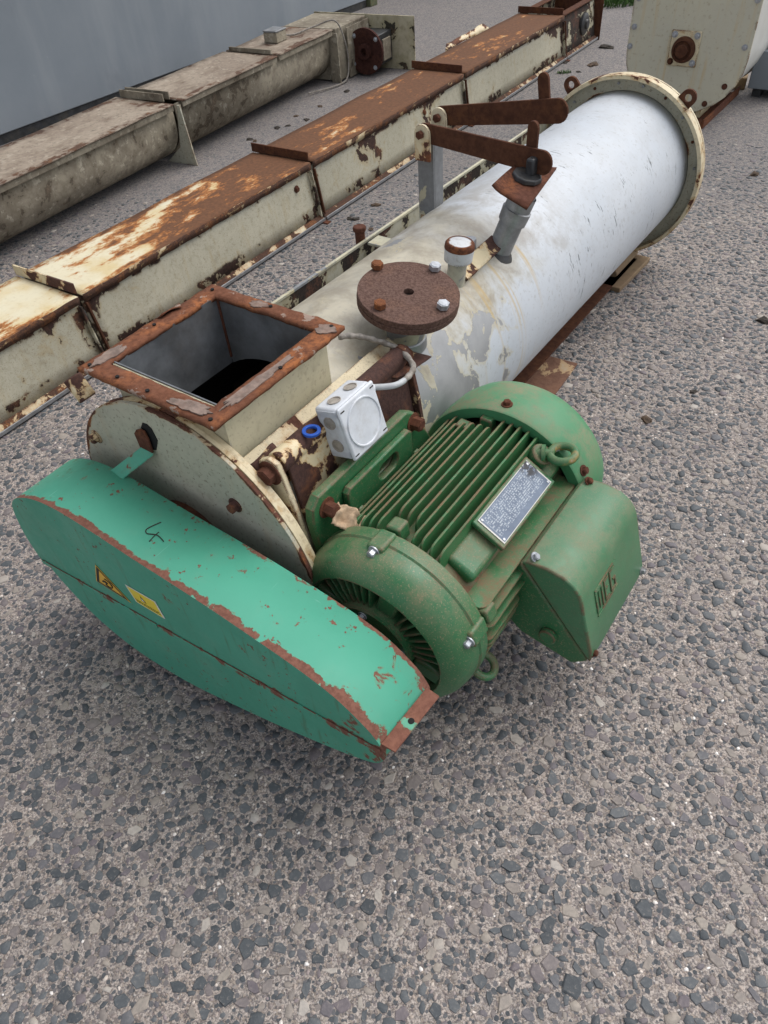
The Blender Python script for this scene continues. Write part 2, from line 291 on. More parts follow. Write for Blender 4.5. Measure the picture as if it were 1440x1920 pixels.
def panel_mat():
    g = G('grey_painted_sheet_steel'); n = g.noise(1.1, 5, .6); f = g.noise(26, 7, .7); sv = g.noise(1., 4, .6, 0, g.vmul((3, 3, .5)))
    c = g.mix(g.step(n, .3, .7), (.20, .228, .255), (.235, .262, .288)); c = g.mix(g.math('MULTIPLY', g.step(sv, .46, .7), .5), c, (.29, .315, .335)); c = g.mix(g.math('MULTIPLY', g.step(g.noise(.8, 6, .7, .5), .52, .66), .4), c, (.15, .17, .195))
    c = g.mix(g.math('MULTIPLY', g.step(f, .64, .72), .5), c, (.30, .33, .35)); c = g.mix(g.math('MULTIPLY', g.step(g.noise(14, 8, .75), .66, .72), .6), c, (.09, .085, .08))
    sc = g.noise(1., 2, .5, .6, g.vmul((2, 1.4, 9))); c = g.mix(g.math('MULTIPLY', g.step(sc, .80, .81), .35), c, (.42, .44, .45))
    g.bump(n, .3, .02); return g.done(c, .5, 0, .4)
M['grey_panel'] = panel_mat()

# pavement: pale mortar with fine multicoloured chips; the coarse stones are geometry near the camera, pattern beyond
def pavement_mat():
    g = G('exposed_aggregate_mortar'); s = g.sep()
    wob = g.vadd(g.co, g.mix(1., (0, 0, 0), g.noise(120, 2, .5, color=True)) ) if False else g.co
    r1 = g.voro(330, out='Color'); d1 = g.voro(330); rr = g.sep(r1)[0]
    chips = g.ramp(rr, [(0, (.10, .10, .105)), (.2, (.19, .165, .15)), (.38, (.30, .255, .22)), (.56, (.42, .355, .30)), (.72, (.175, .145, .15)), (.83, (.34, .31, .30)), (.93, (.55, .50, .46)), (.99, (.68, .66, .64))], True)
    fine = g.noise(900, 2, .7); col = g.mix(g.step(fine, .3, .75), g.mix(1., chips, (.55, .53, .52), 'MULTIPLY'), chips)
    mort = g.mix(g.step(g.noise(220, 3, .7), .40, .60), (.165, .148, .142), (.47, .41, .365)); col = g.mix(g.step(g.noise(60, 3, .6), .42, .58, .05, .85), mort, col)
    # mid-size slate chips everywhere
    dv = g.vadd(g.co, None) if False else g.co
    d2 = g.voro(95); c2 = g.sep(g.voro(95, out='Color')); m2 = g.math('MULTIPLY', g.step(d2, .50, .44), g.step(c2[1], .40, .44))
    st = g.ramp(c2[0], [(0, (.065, .072, .08)), (.4, (.10, .105, .112)), (.7, (.14, .135, .14)), (.88, (.19, .165, .155)), (1, (.30, .27, .25))])
    col = g.mix(m2, col, st)
    # larger slate pattern beyond the modelled stones
    far = g.step(g.math('ADD', s[1], g.math('MULTIPLY', g.noise(2, 3, .5), .8)), 3.3, 4.4)
    d3 = g.voro(48); c3 = g.sep(g.voro(48, out='Color')); m3 = g.math('MULTIPLY', g.math('MULTIPLY', g.step(d3, .52, .46), g.step(c3[1], .42, .46)), far)
    col = g.mix(m3, col, g.ramp(c3[0], [(0, (.07, .078, .086)), (.6, (.12, .122, .13)), (1, (.2, .19, .19))]))
    # broad stains and dampness with shapes of their own
    bigs = g.noise(1.3, 4, .62); col = g.mix(g.step(bigs, .52, .68, 0, .28), col, g.mix(1., col, (.45, .44, .45), 'MULTIPLY'))
    col = g.mix(g.step(g.noise(5, 4, .65), .52, .70, 0, .35), col, g.mix(1., col, (1.5, 1.42, 1.35), 'MULTIPLY'))
    h = g.math('ADD', g.math('MULTIPLY', g.step(d1, .5, .1), .5), g.math('MULTIPLY', fine, .3)); h = g.math('ADD', h, g.math('MULTIPLY', m2, .5)); h = g.math('ADD', h, g.math('MULTIPLY', m3, .5))
    col = g.mix(g.math('MULTIPLY', far, .55), col, g.mix(g.step(g.noise(130, 5, .75), .40, .62), (.085, .083, .086), (.27, .25, .24)))
    g.bump(h, .45, .003)
    return g.done(col, .85, 0, .25)
M['pavement'] = pavement_mat()
def stone_mat():
    g = G('slate_aggregate'); a = g.n.new('ShaderNodeAttribute'); a.attribute_name = 'tint'
    t = g.sep(a.outputs['Color'])
    c = g.ramp(t[0], [(0, (.050, .057, .064)), (.35, (.072, .080, .088)), (.62, (.100, .107, .114)), (.74, (.125, .108, .118)), (.86, (.17, .15, .14)), (.97, (.26, .23, .20)), (1, (.36, .33, .30))])
    c2 = g.ramp(t[0], [(0, (.075, .078, .083)), (.18, (.115, .112, .115)), (.36, (.165, .145, .145)), (.52, (.25, .21, .19)), (.68, (.36, .30, .26)), (.80, (.22, .185, .19)), (.90, (.46, .40, .35)), (.97, (.60, .54, .49)), (1, (.72, .70, .68))])
    c = g.mix(t[1], c2, c)
    n = g.noise(160, 3, .7); c = g.mix(g.step(n, .3, .75, .0, .45), c, g.mix(1., c, (1.7, 1.65, 1.6), 'MULTIPLY'))
    c = g.mix(g.math('MULTIPLY', g.step(n, .60, .68), .35), c, (.30, .26, .22))
    g.bump(n, .35, .002); return g.done(c, .62, 0, .35)
M['stone'] = stone_mat()

# ------------------------------------------------------------------ mesh kit
class MB:
    def __init__(s): s.v = []; s.f = []
    def add(s, vs, fs):
        o = len(s.v); s.v += [tuple(map(float, p)) for p in vs]; s.f += [tuple(i+o for i in f) for f in fs]; return s
    def box(s, a, b):
        x0, y0, z0 = a; x1, y1, z1 = b
        return s.add([(x0, y0, z0), (x1, y0, z0), (x1, y1, z0), (x0, y1, z0), (x0, y0, z1), (x1, y0, z1), (x1, y1, z1), (x0, y1, z1)],
                     [(3, 2, 1, 0), (4, 5, 6, 7), (0, 1, 5, 4), (1, 2, 6, 5), (2, 3, 7, 6), (3, 0, 4, 7)])
    def obox(s, c, ex, ey, ez):
        """box centred at c with half-extent vectors"""
        c, ex, ey, ez = map(np.asarray, (c, ex, ey, ez)); P = []
        for k in (-1, 1):
            for i, j in ((-1, -1), (1, -1), (1, 1), (-1, 1)): P.append(c+i*ex+j*ey+k*ez)
        return s.add(P, [(3, 2, 1, 0), (4, 5, 6, 7), (0, 1, 5, 4), (1, 2, 6, 5), (2, 3, 7, 6), (3, 0, 4, 7)])
    def prism(s, poly, axis, a, b):
        """extrude polygon (2-D in the other two axes, in xyz order) along axis from a to b"""
        def p(q, t):
            r = list(q); r.insert(axis, t); return r
        n = len(poly); P = [p(q, a) for q in poly]+[p(q, b) for q in poly]
        return s.add(P, [tuple(range(n-1, -1, -1)), tuple(range(n, 2*n))]+[(i, (i+1) % n, n+(i+1) % n, n+i) for i in range(n)])
    def cyl(s, p, q, r, r2=None, n=24, caps=True, rot=0.):
        p, q = np.asarray(p, float), np.asarray(q, float); d = q-p; d /= np.linalg.norm(d)
        a = np.cross(d, (0, 0, 1.) if abs(d[2]) < .9 else (1., 0, 0)); a /= np.linalg.norm(a); b = np.cross(d, a); r2 = r if r2 is None else r2
        T = [rot+2*math.pi*i/n for i in range(n)]
        P = [p+r*(math.cos(t)*a+math.sin(t)*b) for t in T]+[q+r2*(math.cos(t)*a+math.sin(t)*b) for t in T]
        F = [(i, (i+1) % n, n+(i+1) % n, n+i) for i in range(n)]
        if caps: F += [tuple(range(n-1, -1, -1)), tuple(range(n, 2*n))]
        return s.add(P, F)
    def lathe(s, c, prof, n=64, axis=1, a0=0., a1=2*math.pi):
        """profile [(t along axis, r)] revolved about an axis through c (2-D centre in the other axes)"""
        full = abs(a1-a0-2*math.pi) < 1e-6; m = n if full else n+1; P = []
        for t, r in prof:
            for i in range(m):
                th = a0+(a1-a0)*i/n; q = [c[0]+r*math.cos(th), c[1]+r*math.sin(th)]; q.insert(axis, t); P.append(q)
        F = []
        for k in range(len(prof)-1):
            for i in range(n):
                j = (i+1) % m if full else i+1
                F.append((k*m+i, k*m+j, (k+1)*m+j, (k+1)*m+i))
        return s.add(P, F)
    def sweep(s, pts, r, n=10, closed=False):
        pts = [np.asarray(p, float) for p in pts]; N = len(pts); P = []; up = np.array([.13, .2, .97])
        for i, p in enumerate(pts):
            d = pts[(i+1) % N]-pts[i-1] if closed else pts[min(i+1, N-1)]-pts[max(i-1, 0)]
            d = d/np.linalg.norm(d); a = np.cross(d, up); a /= np.linalg.norm(a); b = np.cross(d, a); rr = r(i/(N-1)) if callable(r) else r
            P += [p+rr*(math.cos(2*math.pi*k/n)*a+math.sin(2*math.pi*k/n)*b) for k in range(n)]
        F = []
        for i in range(N if closed else N-1):
            j = (i+1) % N
            F += [(i*n+k, i*n+(k+1) % n, j*n+(k+1) % n, j*n+k) for k in range(n)]
        if not closed: F += [tuple(range(n-1, -1, -1)), tuple((N-1)*n+k for k in range(n))]
        return s.add(P, F)
    def sheet(s, quad, du, nv):
        """grid between 4 corners"""
        a, b, c, d = map(np.asarray, quad); P = []
        for j in range(nv+1):
            for i in range(du+1):
                u, v = i/du, j/nv; P.append((1-u)*(1-v)*a+u*(1-v)*b+u*v*c+(1-u)*v*d)
        return s.add(P, [(j*(du+1)+i, j*(du+1)+i+1, (j+1)*(du+1)+i+1, (j+1)*(du+1)+i) for j in range(nv) for i in range(du)])
    def mesh(s, name, mat, sharp=38, fix=True):
        me = bpy.data.meshes.new(name); me.from_pydata(s.v, [], s.f)
        if fix:
            bm = bmesh.new(); bm.from_mesh(me); bmesh.ops.recalc_face_normals(bm, faces=bm.faces); bm.to_mesh(me); bm.free()
        me.polygons.foreach_set('use_smooth', [True]*len(me.polygons)); me.set_sharp_from_angle(angle=R(sharp))
        if mat: me.materials.append(M[mat] if isinstance(mat, str) else mat)
        me.update(); return me
    def build(s, name, mat, parent=None, bevel=0., seg=2, sharp=38, solid=0., label=None):
        o = bpy.data.objects.new(name, s.mesh(name, mat, sharp)); COL.objects.link(o); o.parent = parent
        if solid: md = o.modifiers.new('solid', 'SOLIDIFY'); md.thickness = solid; md.offset = 0
        if bevel: md = o.modifiers.new('bevel', 'BEVEL'); md.width = bevel; md.segments = seg; md.limit_method = 'ANGLE'; md.angle_limit = R(40)
        if label: o['label'] = label
        return o
def mb(): return MB()
def empty(name, loc, rz, label, cat, group=None):
    o = bpy.data.objects.new(name, None); COL.objects.link(o); o.location = loc; o.rotation_euler = (0, 0, rz); o.empty_display_size = .2
    o['label'] = label; o['category'] = cat
    if group: o['group'] = group
    return o
def top(o, label, cat, group=None):
    o['label'] = label; o['category'] = cat
    if group: o['group'] = group
    return o
def hexbolt(p, d, r, h, mat, parent, name='bolt', washer=True, label=None):
    p = np.asarray(p, float); d = np.asarray(d, float); d /= np.linalg.norm(d); m = mb()
    if washer: m.cyl(p, p+d*.0025, r*1.45, n=20)
    m.cyl(p+d*.0025, p+d*(h), r, n=6, rot=random.random()); m.cyl(p+d*h, p+d*(h+.0015), r*.82, r*.7, n=14)
    return m.build(name, mat, parent, label=label)
def jitter(o, amp, sc, axes=(1, 1, 1)):
    from mathutils import noise
    for v in o.data.vertices:
        n = noise.noise_vector(v.co*sc); v.co += Vector((n.x*amp*axes[0], n.y*amp*axes[1], n.z*amp*axes[2]))

# ================================================================== PAVEMENT
pv = mb().sheet([(-60, -20, 0), (60, -20, 0), (60, 100, 0), (-60, 100, 0)], 12, 12).build('pavement', 'pavement'); pv['kind'] = 'structure'
def stone_field():
    x0, x1, y0, y1 = -2.6, 2.8, -.40, 4.3
    n1 = int((x1-x0)*(y1-y0)*4300); n2 = int((x1-x0)*(2.7-y0)*7000)
    r = np.concatenate([np.clip(RNG.lognormal(math.log(.0098), .28, n1), .0063, .020), RNG.uniform(.0024, .0060, n2)])
    xy = np.concatenate([np.stack([RNG.uniform(x0, x1, n1), RNG.uniform(y0, y1, n1)], 1), np.stack([RNG.uniform(x0, x1, n2), RNG.uniform(y0, 2.7, n2)], 1)])
    o = np.argsort(-r); r = r[o]; xy = xy[o]; u = RNG.random(len(r))
    drop = np.where(xy[:, 1] > 3.1, u < (xy[:, 1]-3.1)/1.25, False) | ((r < .006) & (xy[:, 1] > 1.8) & (u < (xy[:, 1]-1.8)/.9))
    r = r[~drop]; xy = xy[~drop]
    # skip crumbs outside the view of the near ground
    cell = .02; grid = {}; keep = []; X = xy.tolist(); Rl = r.tolist()
    for i in range(len(Rl)):
        x, y = X[i]; ri = Rl[i]; cx, cy = int(x//cell), int(y//cell); ok = True
        for a in (-1, 0, 1):
            for b in (-1, 0, 1):
                for (px_, py_, pr_) in grid.get((cx+a, cy+b), ()):
                    d = (pr_+ri)*.80
                    if (px_-x)*(px_-x)+(py_-y)*(py_-y) < d*d: ok = False; break
                if not ok: break
            if not ok: break
        if ok: grid.setdefault((cx, cy), []).append((x, y, ri)); keep.append(i)
    return xy[keep], r[keep]
SXY, SR = stone_field()
def stone_geo(small=False):
    k = 5 if small else int(RNG.integers(5, 8))
    th = np.linspace(0, 2*math.pi, k, endpoint=False)+RNG.uniform(-.40, .40, k)
    el = RNG.uniform(.48, .95); rr = RNG.uniform(.74, 1.2, k); X = rr*np.cos(th); Y = rr*np.sin(th)*el
    h = RNG.uniform(.07, .20); tx, ty = RNG.uniform(-.07, .07, 2); s = RNG.uniform(.76, .92)
    bot = np.stack([X, Y, np.full(k, -.2)], 1); mid = np.stack([X*.97, Y*.97, np.maximum(.03, h*.5+X*tx*.5+Y*ty*.5)], 1)
    tp = np.stack([X*s, Y*s, np.maximum(.05, h+X*tx+Y*ty)], 1)
    if small:
        V = np.concatenate([bot, tp*np.array([1.1, 1.1, 1.3])]); Fc = [tuple(range(k, 2*k))]+[(i, (i+1) % k, k+(i+1) % k, k+i) for i in range(k)]
        return V, Fc
    V = np.concatenate([bot, mid, tp]); Fc = [tuple(range(2*k, 3*k))]
    for i in range(k):
        j = (i+1) % k; Fc += [(i, j, k+j, k+i), (k+i, k+j, 2*k+j, 2*k+i)]
    return V, Fc
def tint_mesh(me, tints, kind):
    a = me.color_attributes.new('tint', 'FLOAT_COLOR', 'POINT'); c = np.ones((len(tints), 4), np.float32); c[:, 0] = tints; c[:, 1] = kind; a.data.foreach_set('color', c.ravel())
P3 = np.stack([SXY[:, 0], SXY[:, 1], np.zeros(len(SR))], 1)-np.array([0, 0, CAM_H]); dep = P3@_F
ix = 720+F_PX*(P3@_R)/dep; iy = 960-F_PX*(P3@_U)/dep; app = SR/dep
inview = (dep > .1) & (ix > 15) & (ix < 1425) & (iy > 1300) & (iy < 1905) & ~((ix < 860) & (iy < 1445))
order = np.argsort(-np.where(inview, app, 0)); bigi = order[:300]; isbig = np.zeros(len(SR), bool); isbig[bigi] = True   # the 300 that show largest are pieces of their own
TEMP = [stone_geo() for _ in range(60)]; TSM = [stone_geo(True) for _ in range(30)]
ROT = RNG.uniform(0, 6.283, len(SR)); TIN = RNG.random(len(SR)); small = SR < .0062; KIND = np.where(small, 0., 1.)
CLIPV = (dep > .05) & (ix > -500) & (ix < 1940) & (iy < 2500)
for n, i in enumerate(bigi):
    v, f = TEMP[n % 60]; key = 'stone_%d' % (n % 60)
    me = bpy.data.meshes.new('stone'); me.from_pydata((v*SR[i]).tolist(), [], f); me.materials.append(M['stone']); tint_mesh(me, [TIN[i]]*len(v), 1.)
    o = bpy.data.objects.new('stone', me); COL.objects.link(o); o.location = (SXY[i, 0], SXY[i, 1], 0); o.rotation_euler = (0, 0, float(ROT[i])); o.parent = pv
VV, LI, LS, TT, KK = [], [], [], [], []; off = 0
for kind, temps in ((False, TEMP), (True, TSM)):
    idx = np.where((small == kind) & ~isbig & CLIPV)[0]
    for t, (v, f) in enumerate(temps):
        ids = idx[t::len(temps)]
        if not len(ids): continue
        c, s_ = np.cos(ROT[ids])[:, None], np.sin(ROT[ids])[:, None]; r_ = SR[ids][:, None]
        P = np.stack([(v[None, :, 0]*c-v[None, :, 1]*s_)*r_+SXY[ids, 0][:, None], (v[None, :, 0]*s_+v[None, :, 1]*c)*r_+SXY[ids, 1][:, None], v[None, :, 2]*r_*np.ones_like(c)], 2)
        fl = np.concatenate([np.array(q) for q in f]); ln = np.array([len(q) for q in f])
        LI.append((fl[None, :]+(off+np.arange(len(ids))*len(v))[:, None]).ravel()); LS.append(np.tile(ln, len(ids)))
        VV.append(P.reshape(-1, 3)); TT.append(np.repeat(TIN[ids], len(v))); KK.append(np.repeat(KIND[ids], len(v))); off += len(ids)*len(v)
VV = np.concatenate(VV).astype(np.float32); LI = np.concatenate(LI).astype(np.int32); LS = np.concatenate(LS).astype(np.int32)
me = bpy.data.meshes.new('aggregate'); me.vertices.add(len(VV)); me.vertices.foreach_set('co', VV.ravel()); me.loops.add(len(LI)); me.loops.foreach_set('vertex_index', LI)
me.polygons.add(len(LS)); me.polygons.foreach_set('loop_start', np.concatenate([[0], np.cumsum(LS)[:-1]]).astype(np.int32)); me.update(calc_edges=True); me.validate()
me.materials.append(M['stone']); tint_mesh(me, np.concatenate(TT), np.concatenate(KK))
ag = bpy.data.objects.new('aggregate', me); COL.objects.link(ag); ag.parent = pv; ag['kind'] = 'stuff'

# ================================================================== GREY STEEL PANEL WALL (behind the dirty conveyor)
wall = empty('steel_wall', tuple(MO+MV*-4.15), -YAW, 'grey painted sheet steel wall behind the dirty trough conveyor', 'wall')
mb().box((-.06, -3., .06), (0, 6.38, 3.2)).build('panel', 'grey_panel', wall, bevel=.006)
mb().box((-.05, -3., 0), (-.01, 6.38, .058)).build('base_shade_strip', 'black', wall)  # black strip stands for the shadow line along the wall's foot
mb().box((-.08, 6.40, 0), (.03, 6.52, 3.2)).build('corner_post', peel('mossy_post', (.10, .11, .06), th=.55, scale=8, edge=.1, rough=.9), wall, bevel=.006)
mb().box((-.16, 6.54, .06), (-.10, 13., 3.2)).build('panel', 'grey_panel', wall, bevel=.006)
mb().box((-.15, 6.54, 0), (-.11, 13., .058)).build('base_shade_strip', 'black', wall)

# ================================================================== DIRTY TROUGH CONVEYOR (back)
a1 = np.array([-2.654, 2.428]); c1 = empty('trough_conveyor', tuple(MO+MV*a1[0]+MU*a1[1]), -(YAW-R(5.9)),
     'filthy beige U-trough conveyor lying along the grey steel wall', 'conveyor')
H1 = .34; W1 = .42
def utrough(m, y0, y1, w, h, rb, x1=0.):
    xc = x1-w/2; r = w/2-.02; P = [(x1-.02, h)]
    for i in range(17):
        t = -math.pi*i/16; P.append((xc+r*math.cos(t), rb+r+r*math.sin(t)*1.0))
    P.append((x1-w+.02, h)); n = len(P)
    for y in np.linspace(y0, y1, 2):
        m.v += [(x, y, z) for x, z in P]
    o = len(m.v)-2*n
    m.f += [(o+i, o+i+1, o+n+i+1, o+n+i) for i in range(n-1)]
    return m
utrough(mb(), -3.2, -.012, W1, H1-.012, .03).build('trough', 'dirty', c1, solid=.006)
utrough(mb(), .012, 1.72, W1, H1-.012, .03).build('trough', 'dirty', c1, solid=.006)
for y0, y1 in ((-3.2, -.03), (.05, 1.02), (1.05, 1.72)):
    o = mb().sheet([(-W1-.015, y0, H1), (.02, y0, H1), (.02, y1, H1), (-W1-.015, y1, H1)], 6, 24).build('cover', 'dirty_cover', c1, solid=.007); jitter(o, .006, 3.1, (.4, 0, 1))
    o = mb().box((.005, y0, H1-.035), (.012, y1, H1-.005)).build('cover_lip', 'dirty', c1)
for yy in (-.02, .03): mb().box((-W1+.02, yy-.004, H1+.004), (-.06, yy+.004, H1+.045)).build('joint_flange', 'dirty', c1, bevel=.001)
mb().prism([(.04, H1-.01), (.02, H1-.01), (-.03, .1), (-.16, .0), (.075, .0), (.07, .02)], 1, -.011, -.001).build('foot_plate', 'pale', c1, bevel=.001)
mb().prism([(.035, H1-.01), (.02, H1-.01), (-.03, .1), (-.12, .02), (.03, .02), (.03, .05)], 1, .002, .011).build('foot_plate', 'dirty', c1, bevel=.001)
mb().box((-W1+.03, 1.03, H1+.005), (-.04, 1.045, H1+.03)).build('joint_flange', 'dirty', c1, bevel=.001)
# end box, broad end plate, worm gear flange, switch box and its cable
mb().box((-W1-.01, 1.74, .01), (.03, 2.17, H1+.004)).build('end_box', 'dirty', c1, bevel=.004)
mb().box((-.03, 1.725, .0), (.045, 1.738, H1-.02)).build('end_flange', 'dirty', c1, bevel=.001)
mb().box((.05, 1.85, .01), (.058, 2.17, H1-.01)).build('guard_plate', 'dirty', c1, bevel=.001)
mb().box((-W1-.02, 2.18, .0), (.44, 2.19, H1+.01)).build('end_plate', 'dirty_plate', c1, bevel=.001)
gx, gy, gz = .150, 1.93, .165
gf = mb().lathe((gx, gz), [(gy+.02, .0), (gy+.02, .152), (gy, .152), (gy-.002, .115), (gy+.01, .085), (gy+.012, .055), (gy-.018, .052), (gy-.02, .026), (gy+.02, .024)], 40).build('gear_flange', 'rust_maroon', c1)
for k in range(4): hexbolt((gx+.13*math.cos(.7+k*math.pi/2), gy-.001, gz+.13*math.sin(.7+k*math.pi/2)), (0, -1, 0), .011, .012, 'zinc', gf)
gb = mb().box((gx-.09, gy+.022, gz-.10), (gx+.10, 2.175, gz+.10)); gb.cyl((gx, gy+.022, gz), (gx, gy+.1, gz), .112, n=32); gb.build('gearbox', 'black', c1, bevel=.006)
mb().box((gx+.113, gy+.06, gz-.07), (gx+.128, gy+.18, gz+.07)).build('gearbox_cover', 'dirty', c1, bevel=.004)
sb = mb().box((-.27, 1.28, H1+.006), (-.16, 1.40, H1+.066)).build('switch_box', 'dirty', c1, bevel=.004); mb().box((-.272, 1.278, H1+.068), (-.158, 1.402, H1+.078)).build('lid', 'steel', sb, bevel=.002)
cp = [(-.2, 1.40, H1+.03), (-.17, 1.52, H1+.012), (-.10, 1.68, H1+.03), (.02, 1.76, H1+.05), (.064, 1.80, .26), (.068, 1.82, .12), (.075, 1.76, .02), (.06, 1.6, .012), (-.02, 1.38, .02)]
def smooth(pts, n=8):
    pts = [np.asarray(p, float) for p in pts]; out = []
    for i in range(len(pts)-1):
        p0, p1, p2, p3 = pts[max(i-1, 0)], pts[i], pts[i+1], pts[min(i+2, len(pts)-1)]
        for k in range(n):
            t = k/n; out.append(.5*((2*p1)+(-p0+p2)*t+(2*p0-5*p1+4*p2-p3)*t*t+(-p0+3*p1-3*p2+p3)*t**3))
    return out+[pts[-1]]
mb().sweep(smooth(cp), .0055, 8).build('cable', 'conduit', c1)

# ================================================================== RUSTY TROUGH CONVEYOR (middle)
a2 = np.array([-1.286, .157]); c2 = empty('trough_conveyor', tuple(MO+MV*a2[0]+MU*a2[1]), -(YAW-R(2.09)),
     'cream box trough conveyor with rust-brown covers lying beside the white tube', 'conveyor')
H2 = .283; XR, XL = -.072, -.395
J = [-1.1, .54, 1.99, 3.56, 5.11, 5.74]
for i in range(5):
    y0, y1 = J[i]+.006, J[i+1]-.006; sm = 'trough_end' if i == 4 else 'trough_side'
    o = mb().sheet([(XR+.040, y0, .03), (XR+.040, y1, .03), (XR, y1, H2-.004), (XR, y0, H2-.004)], 24, 4).build('side_plate', sm, c2, solid=.005); jitter(o, .003, 4, (1, 0, 0))
    mb().box((XL-.0025, y0, .035), (XL+.0025, y1, H2-.004)).build('side_plate', sm, c2)
    if i < 4:
        o = mb().sheet([(XL-.02, y0+.004, H2), (XR+.022, y0+.004, H2), (XR+.022, y1-.004, H2), (XL-.02, y1-.004, H2)], 7, 40).build('cover', 'cover', c2, solid=.006); jitter(o, .005, 3.3, (.5, 0, 1))
        o = mb().sheet([(XR+.024, y0+.004, H2+.001), (XR+.024, y1-.004, H2+.001), (XR+.020, y1-.004, H2-.03), (XR+.020, y0+.004, H2-.03)], 60, 1).build('cover_lip', 'trough_foot', c2, solid=.003); jitter(o, .004, 14, (.5, 0, 1))
    else:
        mb().box((XR-.04, y0, H2-.002), (XR+.02, y1, H2+.006)).build('top_flange', 'rust_lever', c2, bevel=.001); mb().box((XL-.02, y0, H2-.002), (XL+.04, y1, H2+.006)).build('top_flange', 'rust_lever', c2, bevel=.001)
        mb().box((XL+.004, y0, .04), (XR-.004, y1, .06)).build('trough_floor', 'rust_lever', c2)
for i, y in enumerate(J[1:5]):
    o = mb().box((XL-.03, y-.004, H2+.004), (XR+.005, y+.004, H2+.045)).build('joint_flange', 'rust_lever' if i else 'cream_heavy', c2, bevel=.001)
    mb().prism([(XR+.044, .04), (XR+.062, .03), (XR+.030, H2-.035), (XR+.012, H2-.035)], 1, y-.02, y-.012).build('joint_flange', 'trough_end', c2, bevel=.001)
    mb().prism([(XR+.044, .04), (XR+.060, .03), (XR+.028, H2-.035), (XR+.012, H2-.035)], 1, y+.012, y+.02).build('joint_flange', 'rust_lever', c2, bevel=.001)
    mb().box((XR+.05, y-.03, .0), (XR+.10, y+.0, .007)).build('foot_lug', 'rust', c2)
for i in range(5):
    y0, y1 = J[i]+.006, J[i+1]-.006
    mb().prism([(XR+.043, .034), (XR+.043, .022), (XR+.066, .012), (XR+.068, .017)], 1, y0, y1).build('bottom_angle', 'trough_foot', c2)
    mb().box((XR+.0685, y0, .008), (XR+.0735, y1, .023)).build('bottom_edge', 'steel', c2, bevel=.001)
mb().box((XL-.03, 5.745, .0), (XR+.08, 5.753, H2+.01)).build('end_plate', 'rust_lever', c2, bevel=.001)
mb().lathe((5.50, .155), [(XR+.022, .0), (XR+.022, .075), (XR+.04, .075), (XR+.05, .06), (XR+.05, .035), (XR+.065, .03), (XR+.065, 0)], 32, axis=0).build('bearing', 'black', c2)
o = mb().sheet([(XL-.022, 3.98, H2+.004), (XL-.022, 4.62, H2+.004), (XL-.05, 4.58, H2+.04), (XL-.05, 4.04, H2+.03)], 12, 2).build('bent_strip', 'cream_heavy', c2, solid=.004); jitter(o, .008, 12)
hexbolt((XR+.016, -.16, .19), (1, 0, 0), .014, .016, 'rust', c2)
for y in (1.98, 3.2): hexbolt((XR+.014, y-.12, .2), (1, 0, 0), .012, .012, 'rust', c2)

# ================================================================== ELEVATOR BOOT (far right)
e1 = empty('elevator_boot', tuple(MO+MU*4.3+MV*-.33), -YAW, 'pale cream bucket elevator boot with a square bearing plate', 'elevator')
def bootpoly(r, zc, topz, nseg=14, flat=.10):
    P = [(r, topz), (r*1.0, zc)]
    for i in range(1, nseg): t = -math.pi*i/nseg; P.append((r*math.cos(t)*1.0, zc+(zc-.03)*math.sin(t)))
    return P+[(-r, zc), (-r, topz)]
mb().prism(bootpoly(.352, .335, 1.25), 1, 0, .012).build('front_plate', 'elevator', e1, bevel=.002)
mb().prism(bootpoly(.325, .335, 1.25), 1, .014, .62).build('casing', 'elevator_side', e1, bevel=.004)
mb().prism(bootpoly(.352, .335, 1.25), 1, .622, .634).build('back_plate', 'elevator', e1, bevel=.002)
bx0, bz0 = -.012, .372
bp = mb().box((bx0-.085, -.012, bz0-.09), (bx0+.085, -.001, bz0+.09)).build('bearing_plate', 'cream', e1, bevel=.006)
mb().lathe((bx0, bz0-.005), [(-.012, .068), (-.035, .062), (-.04, .05), (-.03, .045), (-.03, .034), (-.06, .032), (-.062, .0)], 32).build('bearing', 'rust_lever', bp)
for dx in (-1, 1):
    for dz in (-1, 1): hexbolt((bx0+dx*.064, -.012, bz0+dz*.068), (0, -1, 0), .012, .012, 'zinc' if (dx, dz) != (-1, -1) else 'rust_lever', bp)
for x, z in ((-.325, .60), (-.325, .46), (.325, .62), (.318, .40), (.17, .10), (-.335, .36), (.26, .2)):
    hexbolt((x, -.001, z), (0, -1, 0), .011, .01, 'zinc' if z > .2 else 'rust', e1)
mb().box((.12, .03, .012), (.15, .55, .16)).build('leg', 'cream_heavy', e1, bevel=.002)
mb().box((-.2, .03, .012), (-.17, .55, .16)).build('leg', 'cream_heavy', e1, bevel=.002)
mb().box((.10, -.12, .0), (.22, .6, .011)).build('skid', 'rust', e1, bevel=.002)
mb().box((.21, -.12, .011), (.22, .6, .05)).build('skid', 'rust', e1, bevel=.002)
# grey stand foot at the frame's edge, beside the boot
gs = empty('machine_foot', tuple(MO+MU*4.86+MV*.02), -YAW, 'grey painted steel box foot standing behind the elevator boot', 'stand')
mb().box((-.08, 0, .05), (.12, .3, .26)).build('body', 'grey_panel', gs, bevel=.006); mb().box((.123, .01, .04), (.14, .29, .40)).build('side_rail', 'steel', gs, bevel=.003)
mb().box((-.05, .03, 0), (.0, .27, .048)).build('pad', 'black', gs); mb().box((.06, .03, 0), (.11, .27, .048)).build('pad', 'black', gs)
tb = mb().box((-.12, 0, 0), (.12, .1, .07)).build('timber_block', 'wood', None, bevel=.006); tb.location = tuple(MO+MU*4.98+MV*-.22); tb.rotation_euler = (0, 0, -YAW+.2)
top(tb, 'dark timber block on the ground behind the elevator boot', 'timber')

